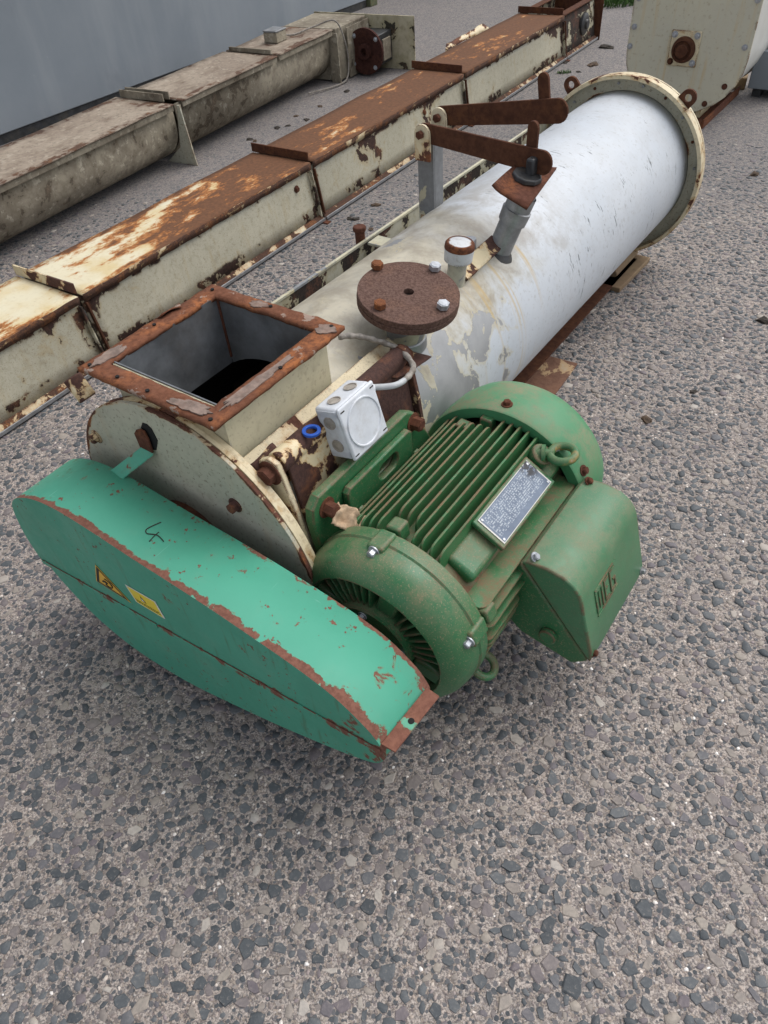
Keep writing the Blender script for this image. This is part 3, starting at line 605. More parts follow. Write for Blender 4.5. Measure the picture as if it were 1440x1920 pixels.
# ================================================================== SCREW CONVEYOR (main machine)
mc = empty('screw_conveyor', tuple(MO), -YAW, 'white tube screw conveyor with square hopper, green belt guard and green electric motor', 'conveyor')
RT = .285; LT = 2.476; A = AX
def ring(name, r0, r1, y0, y1, mat, parent=mc, n=96, bevel=.0015):
    m = mb().lathe((0, A), [(y0, r0), (y0, r1), (y1, r1), (y1, r0), (y0, r0)], n); return m.build(name, mat, parent, bevel=bevel)
# tube shell with the inlet cut open beneath the hopper
ys = [.036, .348]+list(np.linspace(.36, LT-.01, 30)); NA = 144
m = mb(); P = []
for y in ys:
    for i in range(NA): t = 2*math.pi*i/NA; P.append((RT*math.cos(t), y, A+RT*math.sin(t)))
Fq = []
for k in range(len(ys)-1):
    for i in range(NA):
        t = 2*math.pi*(i+.5)/NA
        if k == 0 and abs(RT*math.cos(t)) < .153 and math.sin(t) > 0: continue
        Fq.append((k*NA+i, k*NA+(i+1) % NA, (k+1)*NA+(i+1) % NA, (k+1)*NA+i))
m.add(P, Fq); m.build('tube', 'tube', mc, solid=.006)
# far end flange, rolled lip, lugs
ff = ring('end_flange', RT+.004, .345, LT-.012, LT, 'pale_far'); ring('flange_lip', .338, .352, LT-.055, LT-.014, 'cream_rim', ff); ring('mating_flange', .2, .346, LT+.004, LT+.016, 'cream', ff); mb().lathe((0, A), [(LT+.008, 0), (LT+.008, .21)], 64).build('blank_plate', 'pale', ff)
for t in np.radians([8, 26, 44, 62, 80, 98, 116, 134]): hexbolt((.315*math.cos(t), LT-.012, A+.315*math.sin(t)), (0, -1, 0), .006, .006, 'steel' if int(t*10) % 2 else 'rust', ff, washer=False)
def lug(ang, y, parent, mat, r0=.34, name='lifting_lug'):
    c = np.array([math.cos(ang), 0, math.sin(ang)]); s_ = np.array([-math.sin(ang), 0, math.cos(ang)]); ctr = np.array([0, y, A])+c*(r0+.034); P = []
    for i in range(13): t = -math.pi/2+math.pi*i/12; P.append(ctr+.030*(math.cos(t)*c+math.sin(t)*s_))
    P += [np.array([0, y, A])+c*(r0)+.030*s_, np.array([0, y, A])+c*(r0)-.030*s_]
    hole = [ctr+.014*(math.cos(2*math.pi*i/16)*c+math.sin(2*math.pi*i/16)*s_) for i in range(16)]
    bm = bmesh.new(); a = [bm.verts.new(tuple(p)) for p in P]; b = [bm.verts.new(tuple(p)) for p in hole]
    E = [bm.edges.new((a[i], a[(i+1) % len(a)])) for i in range(len(a))]+[bm.edges.new((b[i], b[(i+1) % 16])) for i in range(16)]
    bmesh.ops.triangle_fill(bm, use_beauty=True, edges=E)
    r = bmesh.ops.extrude_face_region(bm, geom=bm.faces[:]); bmesh.ops.translate(bm, vec=(0, .012, 0), verts=[v for v in r['geom'] if isinstance(v, bmesh.types.BMVert)])
    bmesh.ops.recalc_face_normals(bm, faces=bm.faces); me = bpy.data.meshes.new(name); bm.to_mesh(me); bm.free(); me.materials.append(M[mat])
    o = bpy.data.objects.new(name, me); COL.objects.link(o); o.parent = parent; return o
lug(R(51), LT-.03, ff, 'rust_lever'); lug(R(129), LT-.03, ff, 'rust_lever')
# side rail beside the tube (door edge) with spacer, and lower rail
rl = mb().box((-.318, .42, .40), (-.312, LT-.06, A+.168)).build('side_rail', 'trough_end', mc, bevel=.001); mb().box((-.311, .42, .40), (-.262, LT-.06, .45)).build('rail_floor', 'clod', rl)
mb().box((-.319, .42, A+.169), (-.309, LT-.06, A+.176)).build('rail_edge', 'hopper_out', rl)
mb().box((-.300, 1.11, A+.165), (-.215, 1.17, A+.173)).build('spacer', 'hopper_out', rl, bevel=.001)
lb = mb().cyl((-.335, 1.12, A+.15), (-.335, 1.12, A+.20), .016, n=12); lb.cyl((-.335, 1.12, A+.2), (-.335, 1.12, A+.215), .022, n=8); lb.build('hinge_bolt', 'rust', rl, bevel=.003)
mb().box((.10, .9, .015), (.106, LT-.06, .12)).build('lower_rail', 'rust_lever', mc); mb().box((.107, .9, .015), (.17, LT-.06, .022)).build('lower_rail', 'rust_lever', mc)
mb().box((-.24, 1.9, .03), (.12, 1.912, .22)).build('saddle', 'rust', mc); mb().box((-.24, .62, .0), (.12, .63, .22)).build('saddle', 'rust', mc)
# near end: cover plate and flange pair
ep = mb().lathe((0, A), [(.009, 0), (.009, .353), (0, .353), (0, 0)], 128).build('end_plate', 'pale_disc', mc, bevel=.001)
ring('flange_ring', RT-.01, .352, .0115, .0215, 'cream_rim', mc, 128, .001); ring('flange_ring', RT-.01, .347, .0235, .0365, 'cream_rim', mc, 128, .001)
for (v_, z_) in ((-.263, .184), (.172, .185), (-.30, -.05), (.28, .02), (0, -.3)): hexbolt((v_, 0, A+z_), (0, -1, 0), .012, .016, 'cream_heavy', ep)
bc = mb().lathe((-.10, A+.02), [(0, .042), (-.012, .042), (-.02, .034), (-.02, 0)], 32).build('bearing_cover', 'cream_heavy', ep)
mb().prism([(p[0], p[2]) for p in (px(q, 1, -.001) for q in ((266.7, 793), (275, 795), (284, 804), (295.5, 826), (293, 844), (285, 843), (273, 813), (264, 802)))], 1, -.0012, -.0002).build('slot', 'dark', ep)
sh = mb().cyl((0, -.03, A-.01), (0, -.001, A-.01), .10, .11, n=40).build('bearing_housing', 'rust_lever', mc); mb().cyl((0, -.19, A-.01), (0, -.031, A-.01), .032, n=24).build('shaft', 'steel', mc)
# side lugs of the near flange
lo = mb().cyl((-.205, -.012, A+.318), (-.235, -.012, A+.362), .020, n=16); lo.build('flange_lug', 'cream_heavy', mc, bevel=.003)
# hopper: four walls outside, four steel liners inside, rusty flange on top
HB = math.sqrt(RT**2-.15**2)+A; FZ = A+.400
def arch(x0, x1, zt, r):
    P = [(x1, zt), (x0, zt)]
    for i in range(13): x = x0+(x1-x0)*i/12; P.append((x, A+math.sqrt(max(r*r-x*x, 0))+.0005))
    return P
mb().prism(arch(-.154, .154, FZ-.006, RT), 1, .0375, .041).build('hopper_wall', 'hopper_out', mc); mb().prism(arch(-.154, .154, FZ-.006, RT), 1, .346, .350).build('hopper_wall', 'hopper_out', mc)
mb().box((-.158, .0375, HB-.012), (-.1545, .350, FZ-.006)).build('hopper_wall', 'hopper_out', mc); mb().box((.1545, .0375, HB-.012), (.158, .350, FZ-.006)).build('hopper_wall', 'hopper_out', mc)
mb().prism(arch(-.147, .147, FZ-.003, RT-.02), 1, .0415, .0445).build('hopper_liner', 'inner_steel', mc); mb().prism(arch(-.147, .147, FZ-.003, RT-.02), 1, .3425, .3455).build('hopper_liner', 'inner_steel', mc)
for x in (-.1505, .1475): mb().box((x, .0448, HB-.02), (x+.003, .3422, FZ-.003)).build('hopper_liner', 'inner_steel', mc)
mb().lathe((0, A), [(.0375, .272), (.60, .272)], 72, a0=R(128), a1=R(128+284)).build('inlet_shade_sheet', 'dark', mc)  # near-black sheet added inside the tube, painting the inlet's shade
for xw, yw in ((-.146, .341), (.146, .341)): mb().cyl((xw, yw, A+.24), (xw, yw, FZ-.004), .0035, n=8).build('corner_weld', 'rust', mc)
fo = [(-.193, -.013), (.193, -.013), (.193, .376), (-.193, .376)]; fi = [(-.146, .030), (.146, .034), (.146, .336), (-.147, .338)]
m = mb(); NS = 26
for k in range(4):
    a, b, c, d = fo[k], fo[(k+1) % 4], fi[(k+1) % 4], fi[k]
    for (z, flip) in ((FZ, 0), (FZ-.009, 1)):
        m.sheet([(*a, z), (*b, z), (*c, z), (*d, z)], NS, 3)
    m.sheet([(*a, FZ-.009), (*b, FZ-.009), (*b, FZ), (*a, FZ)], NS, 1); m.sheet([(*d, FZ-.009), (*c, FZ-.009), (*c, FZ), (*d, FZ)], NS, 1)
hf = m.build('hopper_flange', 'rust_flange', mc, sharp=50)
bm = bmesh.new(); bm.from_mesh(hf.data); bmesh.ops.remove_doubles(bm, verts=bm.verts, dist=.0005); bmesh.ops.recalc_face_normals(bm, faces=bm.faces); bm.to_mesh(hf.data); bm.free(); jitter(hf, .0035, 38, (1, 1, .7))
def blob(cx, cy, rx, ry, z, h, rot=0., n=44, seed=0):
    rg = np.random.default_rng(seed); P = []
    for i in range(n):
        t = 2*math.pi*i/n; k = rg.uniform(.86, 1.08)*(1+.12*math.sin(3*t+seed)+.10*math.sin(7*t+2*seed)); x, y = rx*k*math.cos(t), ry*k*math.sin(t); P.append((cx+x*math.cos(rot)-y*math.sin(rot), cy+x*math.sin(rot)+y*math.cos(rot)))
    return mb().prism(P, 2, z, z+h)
for i, (cx, cy, rx, ry, ro) in enumerate(((-.168, .05, .016, .042, 0), (-.03, .356, .024, .013, .1), (.166, .345, .022, .018, .4), (.168, .13, .012, .10, 0), (.11, .010, .05, .014, .1))):
    blob(cx, cy, rx, ry, FZ+.0005, .0022, ro, seed=i).build('gasket_scrap', 'gasket', hf)
fl = mb().sheet([(-.195, .20, FZ+.002), (-.195, .27, FZ+.002), (-.175, .26, FZ+.004), (-.18, .21, FZ+.014)], 8, 3).build('rust_flake', 'rust_flange', hf, solid=.002); jitter(fl, .006, 30)
for (x, y) in ((-.175, .005), (-.175, .18), (-.172, .355), (0, .362), (.17, .36), (.176, .19), (.172, .0), (0, .003), (-.09, .005)):
    mb().cyl((x, y, FZ+.0012), (x, y, FZ+.0036), .0042, n=12, caps=True).build('bolt_hole_shade', 'dark', hf)  # flat black discs on the flange, the holes' shade is their colour
# long angle bar on the hopper's right foot, motor hinge plate, gussets
ab = mb(); ab.obox((.197, .30, A+.252), (.030, 0, -.016), (0, .255, 0), (.0018, 0, .0035)); ab.build('angle_bar', 'cream', mc, bevel=.001)
mb().obox((.226, .30, A+.212), (.002, 0, .0), (0, .25, 0), (0, 0, .022)).build('angle_bar', 'cream_heavy', mc, bevel=.001)
hp = mb(); hp.obox((.272, .29, A+.128), (.004, 0, .0015), (0, .205, 0), (-.022, 0, .150)); M['plate_rust'] = peel('dark_rust_with_cream_flakes', CREAM, (.66, .56, .36), th=.462, scale=11, edge=0, stain=(.5, .28, .1), stain_amt=.8, dirt=.4, halo_w=.02, n2w=.5, rust=((.045, .022, .018), (.075, .036, .028), (.17, .065, .03)))
hp.build('motor_plate', 'plate_rust', mc, bevel=.002)
mb().cyl((.236, .075, A+.268), (.236, .52, A+.268), .024, n=28).build('hinge_tube', 'plate_rust', mc, bevel=.003)
def gusset(y0, y1, mat):
    P = [(.205, A+.24), (.212, A+.282), (.236, A+.296), (.258, A+.288), (.266, A+.262), (.285, A+.17), (.300, A+.05), (.302, A-.1), (.297, A-.2), (.22, A-.22)]
    Q = []
    for t in np.linspace(-.55, .78, 8): Q.append((RT*1.002*math.cos(t)-.001, A+RT*1.002*math.sin(t)))
    return mb().prism(P[:-1]+Q, 1, y0, y1).build('gusset', mat, mc, bevel=.002)
gusset(.052, .066, 'cream'); gusset(.500, .512, 'cream_heavy')
hexbolt((.238, .052, A+.262), (0, -1, 0), .019, .020, 'rust', mc); hexbolt((.238, .512, A+.262), (0, 1, 0), .019, .02, 'rust', mc)
o = mb().sheet([(.20, .44, A+.262), (.20, .56, A+.246), (.275, .56, A+.245), (.275, .44, A+.255)], 10, 8).build('paint_flap', 'cream_heavy', mc, solid=.003); jitter(o, .016, 16)
o = mb().sheet([(.20, .04, A+.275), (.225, .04, A+.245), (.238, .10, A+.262), (.21, .10, A+.292)], 6, 6).build('paint_flap', 'cream_heavy', mc, solid=.003); jitter(o, .006, 25)
rc_ = px((583, 803), 2, A+.300); bm_ = mb(); bm_.lathe((rc_[0], rc_[1]), [(A+.290, .012), (A+.290, .019), (A+.296, .019), (A+.296, .012), (A+.290, .012)], 24, axis=2); bo = bm_.build('cable_plug_ring', 'blue', mc, bevel=.001)
# junction box
ph = R(14.8); n_ = np.array([math.cos(ph), 0, math.sin(ph)]); e1_ = np.array([0, 1., 0]); e2_ = np.array([math.sin(ph), 0, -math.cos(ph)])
JA = np.array([.30, .201, A+.337]); sa, sbb, sdp = .116, .12, .068; JC = JA+e1_*sa/2+e2_*sbb/2
jb = mb().obox(JC-n_*(sdp/2+.004), e1_*sa/2, e2_*sbb/2, n_*(sdp/2-.004)).build('junction_box', 'white_plastic', mc, bevel=.007, seg=3)
lid = mb().obox(JC-n_*.004, e1_*(sa/2+.0012), e2_*(sbb/2+.0012), n_*.0042).build('lid', 'white_plastic', jb, bevel=.005, seg=3)
def frame_lathe(c, ax, prof, n=40):
    c, ax = np.asarray(c, float), np.asarray(ax, float); ax = ax/np.linalg.norm(ax); a = np.cross(ax, (0, 1., 0) if abs(ax[1]) < .9 else (1., 0, 0)); a /= np.linalg.norm(a); b = np.cross(ax, a); m = mb(); P = []
    for t, r in prof:
        for i in range(n): th = 2*math.pi*i/n; P.append(c+ax*t+r*(math.cos(th)*a+math.sin(th)*b))
    F = [(k*n+i, k*n+(i+1) % n, (k+1)*n+(i+1) % n, (k+1)*n+i) for k in range(len(prof)-1) for i in range(n)]
    return m.add(P, F)
frame_lathe(JC+n_*.0005, n_, [(.0005, 0), (.0006, .0475), (.0030, .0490), (.0030, .0515), (0, .0525)], 56).build('lid_dial', 'white_plastic', jb)
for s1 in (-1, 1):
    for s2 in (-1, 1): mb().obox(JC+e1_*s1*.049+e2_*s2*.051+n_*.0005, e1_*.006, e2_*.0012, n_*.0006).build('lid_screw_slot', 'print_black', jb)
for k in (-.027, .027):
    frame_lathe(JA-n_*(sdp*.52)+e2_*(sbb/2+k)-e1_*.0003, -e1_, [(0, .0145), (.0022, .0145), (.0022, .0125), (.0004, .012), (.0004, 0)], 28).build('knockout', 'knockout', jb)
    frame_lathe(JA-n_*(sdp*.52)+e1_*(sa/2+k)-e2_*.0003, -e2_, [(0, .0145), (.0022, .0145), (.0022, .0125), (.0004, .012), (.0004, 0)], 28).build('knockout', 'knockout', jb)
for k in range(5):
    for base in (.006, sbb-.018): mb().obox(JA-n_*(sdp*.5)+e2_*(base+k*.003)-e1_*.0003, n_*.026, e2_*.0006, e1_*.0009).build('rib', 'white_plastic', jb)
gl0 = JA+e1_*sa+e2_*.03-n_*.03
mb().cyl(gl0, gl0+e1_*.022, .015, .012, n=20).build('cable_gland', 'white_plastic', jb, bevel=.002)
cpts = [gl0+e1_*.02]+[px(q, 2, z) for q, z in (((742, 722), A+.300), ((768, 703), A+.288), ((774, 684), A+.280), ((748, 655), A+.285), ((704, 638), A+.300), ((665, 630), A+.312), ((635, 632), A+.318))]
S = smooth(cpts, 14)
mb().sweep(S[:22], .0066, 12).build('cable', 'conduit_clean', mc)
mb().sweep(S[21:], lambda t: .0066+.0008*math.sin(t*420), 12).build('braided_conduit', 'conduit', mc)
# nozzle with blind flange
fn = np.array([.17, -.04, .98]); fn /= np.linalg.norm(fn); fc = np.array([.188, .622, A+.36]); pb = fc-fn*.16
mb().cyl(pb, fc-fn*.03, .050, n=40).build('nozzle_pipe', peel('nozzle_paint', (.5, .47, .35), th=.52, scale=9, edge=0, under=(.2, .2, .2), stain=(.3, .28, .2)), mc)
mb().cyl(fc-fn*.150, fc-fn*.118, .058, .053, n=40).build('weld_collar', 'steel', mc, bevel=.004)
frame_lathe(fc, fn, [(-.030, .03), (-.030, .1195), (-.016, .1205), (-.0155, .1195)], 72).build('nozzle_flange', 'rust_plate', mc)
bf = frame_lathe(fc, fn, [(-.0145, .06), (-.0145, .1195), (-.001, .1195), (0, .1185), (0, .0125), (-.014, .012)], 72).build('blind_flange', 'rust_plate', mc)
frame_lathe(fc, fn, [(-.0135, 0), (-.0135, .0125)], 24).build('flange_hole', 'dark', bf)
for q, mt in (((707, 503), 'rust_bolt'), ((815, 506), 'zinc'), ((830, 578), 'zinc'), ((712, 577), 'rust_bolt')):
    d = ray(q); p = _CL+((fc-_CL)@fn)/(d@fn)*d; hexbolt(p, fn, .0145, .015, mt, bf, washer=False)
# two small pipe stubs, tie strap, flap valve plate, lever post and levers
s0 = np.array([.142, .905, A+.22]); s1 = np.array([.152, .908, A+.315]); dd = (s1-s0)/np.linalg.norm(s1-s0)
mb().cyl(s0, s1, .025, n=32).build('pipe_stub', peel('stub_paint', (.5, .48, .38), th=.5, scale=10, edge=0, under=(.3, .3, .3), stain=(.35, .33, .28)), mc)
ca = frame_lathe(s1-dd*.01, dd, [(-.006, .0265), (0, .0265), (0, .037), (.034, .039), (.045, .037), (.048, .033), (.048, 0)], 40).build('pipe_cap', peel('rust_rimmed_white_cap', (.60, .62, .64), th=.7, scale=20, edge=.6, er=.008, dirt=.5, dirt_col=(.2, .15, .1)), mc)
frame_lathe(s1-dd*.01, dd, [(.033, .0395), (.044, .0385), (.0485, .0345), (.0488, .030)], 40).build('cap_rim', 'rust', ca)
p0 = np.array([.146, 1.125, A+.21]); p1 = np.array([.203, 1.165, A+.392]); dp = (p1-p0)/np.linalg.norm(p1-p0)
mb().cyl(p0, p1, .034, n=36).build('valve_pipe', 'steel', mc); frame_lathe(p0, dp, [(.115, .035), (.115, .039), (.150, .041), (.152, .037), (.19, .038)], 36).build('pipe_collar', 'steel', mc)
frame_lathe(p0, dp, [(.02, .035), (.016, .048), (.03, .036)], 36).build('weld_bead', 'black', mc)
st = mb(); st.obox((.152, 1.02, A+.262), (.0, .10, .004), (.02, 0, -.012), (.002, 0, .004)); st.build('tie_strap', 'cream_heavy', mc, bevel=.001)
mb().cyl((.11, 1.04, A+.26), (.11, 1.04, A+.30), .018, n=16).build('small_stub', 'zinc', mc, bevel=.002)
q0 = [np.array([.160, 1.062, A+.436]), np.array([.140, 1.235, A+.430]), np.array([.228, 1.306, A+.414]), np.array([.262, 1.064, A+.398])]
pn = np.array([.24, 0, .97])
vp = mb(); vp.sheet(q0, 8, 8); vo = vp.build('valve_plate', 'rust', mc, solid=.006)
for v in vo.data.vertices:
    k = max(0, (.178-v.co.x)/.04); v.co.z += .016*min(1, k)*(1-(v.co.y-1.06)/.25)
mb().cyl((.197, 1.185, A+.423), (.200, 1.185, A+.436), .042, .04, n=9).build('flap_disc', 'black', mc, bevel=.003); mb().obox((.205, 1.20, A+.452), (.012, 0, 0), (0, .02, 0), (0, 0, .022)).build('flap_block', 'black', mc, bevel=.006)
pp = mb().box((-.206, 1.27, A+.19), (-.150, 1.276, A+.44)); pp.box((-.156, 1.277, A+.20), (-.150, 1.325, A+.44)); pp.build('lever_post', peel('post_paint', (.50, .48, .36), th=.5, scale=5, edge=.2, under=(.20, .205, .21), stain=(.4, .36, .25)), mc, bevel=.001)
mb().box((-.2, 1.265, A+.205), (-.15, 1.33, A+.222)).build('post_weld', 'cream_heavy', mc, bevel=.004)
def lever(pv_, end, nm):
    pv_, end = np.array(pv_), np.array(end); d = end-pv_; L_ = np.linalg.norm(d); d /= L_; t = np.array([0, 1., 0]); t = t-(t@d)*d; t /= np.linalg.norm(t); up = np.cross(t, d); up = up if up[2] > 0 else -up
    P = []; w_ = .031
    for i in range(13): a = -math.pi/2+math.pi*i/12; P.append(d*(L_+w_*.9*math.cos(a))+up*w_*math.sin(a))
    for i in range(9): a = math.pi/2+math.pi*i/8; P.append(d*(w_*.8*math.cos(a))+up*w_*.85*math.sin(a))
    m = mb(); n = len(P); m.add([pv_+p-t*.004 for p in P]+[pv_+p+t*.004 for p in P], [tuple(range(n-1, -1, -1)), tuple(range(n, 2*n))]+[(i, (i+1) % n, n+(i+1) % n, n+i) for i in range(n)])
    o = m.build(nm, 'rust_lever', mc, bevel=.001)
    b = pv_+d*(L_-.045)+up*.026+t*.010; P = [(-.016, 0), (.016, 0), (.016, .05)]+[(.016*math.cos(math.pi*i/6), .05+.016*math.sin(math.pi*i/6)) for i in range(1, 6)]+[(-.016, .05)]
    m = mb(); n = len(P); m.add([b+d*x+up*y-t*.005 for x, y in P]+[b+d*x+up*y+t*.005 for x, y in P], [tuple(range(n-1, -1, -1)), tuple(range(n, 2*n))]+[(i, (i+1) % n, n+(i+1) % n, n+i) for i in range(n)])
    m.build('lever_tab', 'rust_lever', o, bevel=.001)
    P = [(-.026, -.075), (.026, -.075), (.026, 0)]+[(.026*math.cos(math.pi*i/8), .026*math.sin(math.pi*i/8)) for i in range(1, 8)]+[(-.026, 0)]
    q = pv_-t*.012; xx = np.array([1., 0, 0]); zz = np.array([0, 0, 1.]); m = mb(); n = len(P)
    m.add([q+xx*x+zz*y-t*.004 for x, y in P]+[q+xx*x+zz*y+t*.004 for x, y in P], [tuple(range(n-1, -1, -1)), tuple(range(n, 2*n))]+[(i, (i+1) % n, n+(i+1) % n, n+i) for i in range(n)])
    lg = m.build('pivot_lug', 'cream_small', mc, bevel=.001); hexbolt(q-t*.004, -t, .012, .014, 'rust', lg, washer=False)
lever((-.172, 1.262, A+.468), (.232, 1.205, A+.462), 'lever'); lever((-.172, 1.352, A+.488), (.205, 1.335, A+.548), 'lever')

# ---- belt guard
GU = [(-.412, -.057), (-.400, .02), (-.378, .075), (-.342, .111), (-.295, .138), (-.245, .158), (-.19, .170), (-.133, .174), (-.05, .170), (.08, .158), (.19, .151), (.302, .141), (.40, .128), (.46, .119), (.52, .106), (.57, .088), (.612, .060), (.640, .034), (.658, .004)]
GL = [(.660, -.030), (.645, -.066), (.62, -.092), (.553, -.128), (.469, -.165), (.377, -.203), (.28, -.238), (.18, -.272), (.097, -.298), (.03, -.313), (-.04, -.322), (-.12, -.326), (-.2, -.314), (-.283, -.278), (-.335, -.228), (-.375, -.175), (-.400, -.118)]
G0, G1 = -.200, -.050
def seamz(x): return -.130+(x+.40)*(.130-.004)/1.06
def shell(name, poly, y0, y1, closed_front=True):
    n = len(poly); m = mb()
    m.add([(x, y0, A+z) for x, z in poly]+[(x, y1, A+z) for x, z in poly], [tuple(range(n))]+[(i, i+1, n+i+1, n+i) for i in range(n-1)])
    o = m.build(name, 'green', mc, solid=.003, sharp=30); o.data.polygons[0].use_smooth = False; return o
def dens(P, k=3):
    o = smooth([(x, 0, z) for x, z in P], k); return [(float(p[0]), float(p[2])) for p in o]
up_ = dens([(-.404, -.128)]+GU+[(.66, -.006)]); lw_ = dens([(.657, -.010)]+GL+[(-.400, -.134)])
g1 = shell('guard_upper_shell', up_, G0, G1); g2 = shell('guard_lower_shell', lw_, G0+.004, G1)
for g_ in (g1, g2): g_['label'] = 'mint green belt guard half with rust-chipped edges'
sm_ = mb()
for x0_, x1_ in ((-.395, .05), (.055, .36), (.365, .655)):
    sm_.add([(x0_, G0-.0045, A+seamz(x0_)-.010), (x1_, G0-.0045, A+seamz(x1_)-.010), (x1_, G0-.0045, A+seamz(x1_)+.006), (x0_, G0-.0045, A+seamz(x0_)+.006),
             (x0_, G0-.0015, A+seamz(x0_)-.010), (x1_, G0-.0015, A+seamz(x1_)-.010), (x1_, G0-.0015, A+seamz(x1_)+.006), (x0_, G0-.0015, A+seamz(x0_)+.006)],
            [(0, 1, 2, 3), (4, 7, 6, 5), (0, 4, 5, 1), (1, 5, 6, 2), (2, 6, 7, 3), (3, 7, 4, 0)])
sm_.build('seam_lip', 'green', g1, bevel=.0008)
tb_ = [px(q, 2, A+.012) for q in ((741, 1411), (824, 1306), (800, 1290), (714, 1396))]
M['green_rust'] = peel('green_over_rust', (.10, .36, .24), th=.44, scale=9, edge=.1, rust=((.15, .06, .04), (.21, .09, .06), (.27, .12, .07)), stain=(.12, .25, .16), stain_amt=.2)
mb().add([p+np.array([0, 0, .0025]) for p in tb_]+[p-np.array([0, 0, .0025]) for p in tb_], [(0, 1, 2, 3), (7, 6, 5, 4), (0, 4, 5, 1), (1, 5, 6, 2), (2, 6, 7, 3), (3, 7, 4, 0)]).build('guard_tab', 'green_rust', mc, bevel=.001, label='rusty bolt tab on the end of the green guard')
hc = px((771, 1352), 2, A+.0148); mb().cyl(hc, hc+np.array([0, 0, .0006]), .006, n=14).build('tab_hole_shade', 'dark', mc)  # black disc painting the shade of a hole, tab is not pierced
mb().box((-.42, -.16, A-.138), (-.402, -.075, A-.130)).build('guard_tab', 'green_rust', mc, bevel=.001)
# strap from cover plate to guard
mb().prism([(p[0], p[2]) for p in (px(q, 1, -.008) for q in ((252, 812), (255, 806), (262, 805), (270, 809), (278, 824), (287, 850), (264, 840)))], 1, -.010, -.004).build('strap_tab', 'rust', mc, bevel=.002)
SA, SB, SC, SD = px((264, 838), 1, -.010), px((287, 850), 1, -.010), px((224, 900), 2, A+.171), px((202, 886), 2, A+.169); dn = np.array([0, -.001, -.005])
mb().add([SA, SB, SC, SD, SA+dn, SB+dn, SC+dn, SD+dn], [(0, 1, 2, 3), (7, 6, 5, 4), (0, 4, 5, 1), (1, 5, 6, 2), (2, 6, 7, 3), (3, 7, 4, 0)]).build('guard_strap', peel('chipped_green_strap', (.07, .32, .22), th=.57, scale=16, edge=.1, er=.003, rust=((.13, .055, .038), (.2, .09, .06), (.25, .1, .06)), stain_amt=.2, stain=(.15, .2, .12)), mc, bevel=.001)
# hand-marked 4 on the guard's top
def gtop(x):
    k = [p for p in up_ if p[1] > .05]; k.sort()
    return A+float(np.interp(x, [p[0] for p in k], [p[1] for p in k]))
def mark(pts):
    out = []
    for q in pts:
        z = A+.165
        for _ in range(6): p = px(q, 2, z); z = gtop(p[0])+.0024
        out.append(p)
    return mb().sweep(smooth(out, 5), .0011, 6)
mk = mark([(302, 979), (286, 986), (274, 993), (275.5, 1000), (285, 1001.5), (294, 1003), (301, 1008), (307, 1015)]); mk2 = mark([(298, 997.5), (289, 1005), (280, 1015)])
mk.add(mk2.v, mk2.f); mk.build('marker_numeral', 'print_black', g1)
# stickers on the guard's front
YS = G0-.0022
def stick(qs, y): return [px(q, 1, y) for q in qs]
def plate(P, y, t, name, mat, parent): return mb().prism([(p[0], p[2]) for p in P], 1, y-t, y).build(name, mat, parent)
T3 = stick(((178.7, 1059), (181, 1089), (245.6, 1130)), YS); c3 = sum(T3)/3
sk = plate(T3, YS, .0006, 'warning_triangle', 'yellow', g1)
Tb = [c3+(p-c3)*.93 for p in T3]; Ti = [c3+(p-c3)*.70 for p in T3]
m = mb(); y_ = YS-.0009
for i in range(3):
    j = (i+1) % 3; m.add([(Tb[i][0], y_, Tb[i][2]), (Tb[j][0], y_, Tb[j][2]), (Ti[j][0], y_, Ti[j][2]), (Ti[i][0], y_, Ti[i][2])], [(0, 1, 2, 3)])
m.build('triangle_border', 'print_black', sk)
s3 = np.linalg.norm(T3[0]-T3[1]); arc = [(c3[0]+s3*.17*math.cos(t)+s3*.02, y_-.0003, c3[2]+s3*.15*math.sin(t)) for t in np.linspace(-2.4, 1.9, 18)]
m = mb().sweep(arc, s3*.017, 6); m.sweep([(c3[0]-s3*.16, y_-.0003, c3[2]-s3*.02), (c3[0]-s3*.06, y_-.0003, c3[2]+s3*.02), (c3[0]+s3*.02, y_-.0003, c3[2]-s3*.01)], s3*.03, 6); m.build('triangle_symbol', 'print_black', sk)
Q4 = stick(((234.4, 1095.6), (291, 1128), (310, 1160.6), (256, 1128)), YS); c4 = sum(Q4)/4
s4 = plate(Q4, YS, .0006, 'notice_sticker', 'print_white', g1); plate([c4+(p-c4)*.90 for p in Q4], YS-.0008, .0003, 'notice_panel', 'yellow2', s4)
def q4(a, b): return (1-b)*((1-a)*Q4[0]+a*Q4[1])+b*((1-a)*Q4[3]+a*Q4[2])
m = mb(); rg = random.Random(3)
for row, b in enumerate((.70, .80)):
    a = .08
    while a < .9:
        l = rg.uniform(.03, .09); p = [q4(a, b), q4(min(a+l, .93), b), q4(min(a+l, .93), b+.05), q4(a, b+.05)]; m.add([(t[0], YS-.0014, t[2]) for t in p], [(0, 1, 2, 3)]); a += l+.02
m.build('notice_text', 'print_black', s4)
tr = [q4(.43, .22), q4(.36, .58), q4(.54, .58)]; m = mb().add([(t[0], YS-.0014, t[2]) for t in tr], [(0, 1, 2)]); m.build('notice_symbol', 'print_black', s4)
ct = sum(tr)/3; mb().add([(ct+(t-ct)*.55)-np.array([0, ct[1]-YS+.0018, 0]) for t in tr], [(0, 1, 2)]).build('notice_symbol', 'print_white', s4)

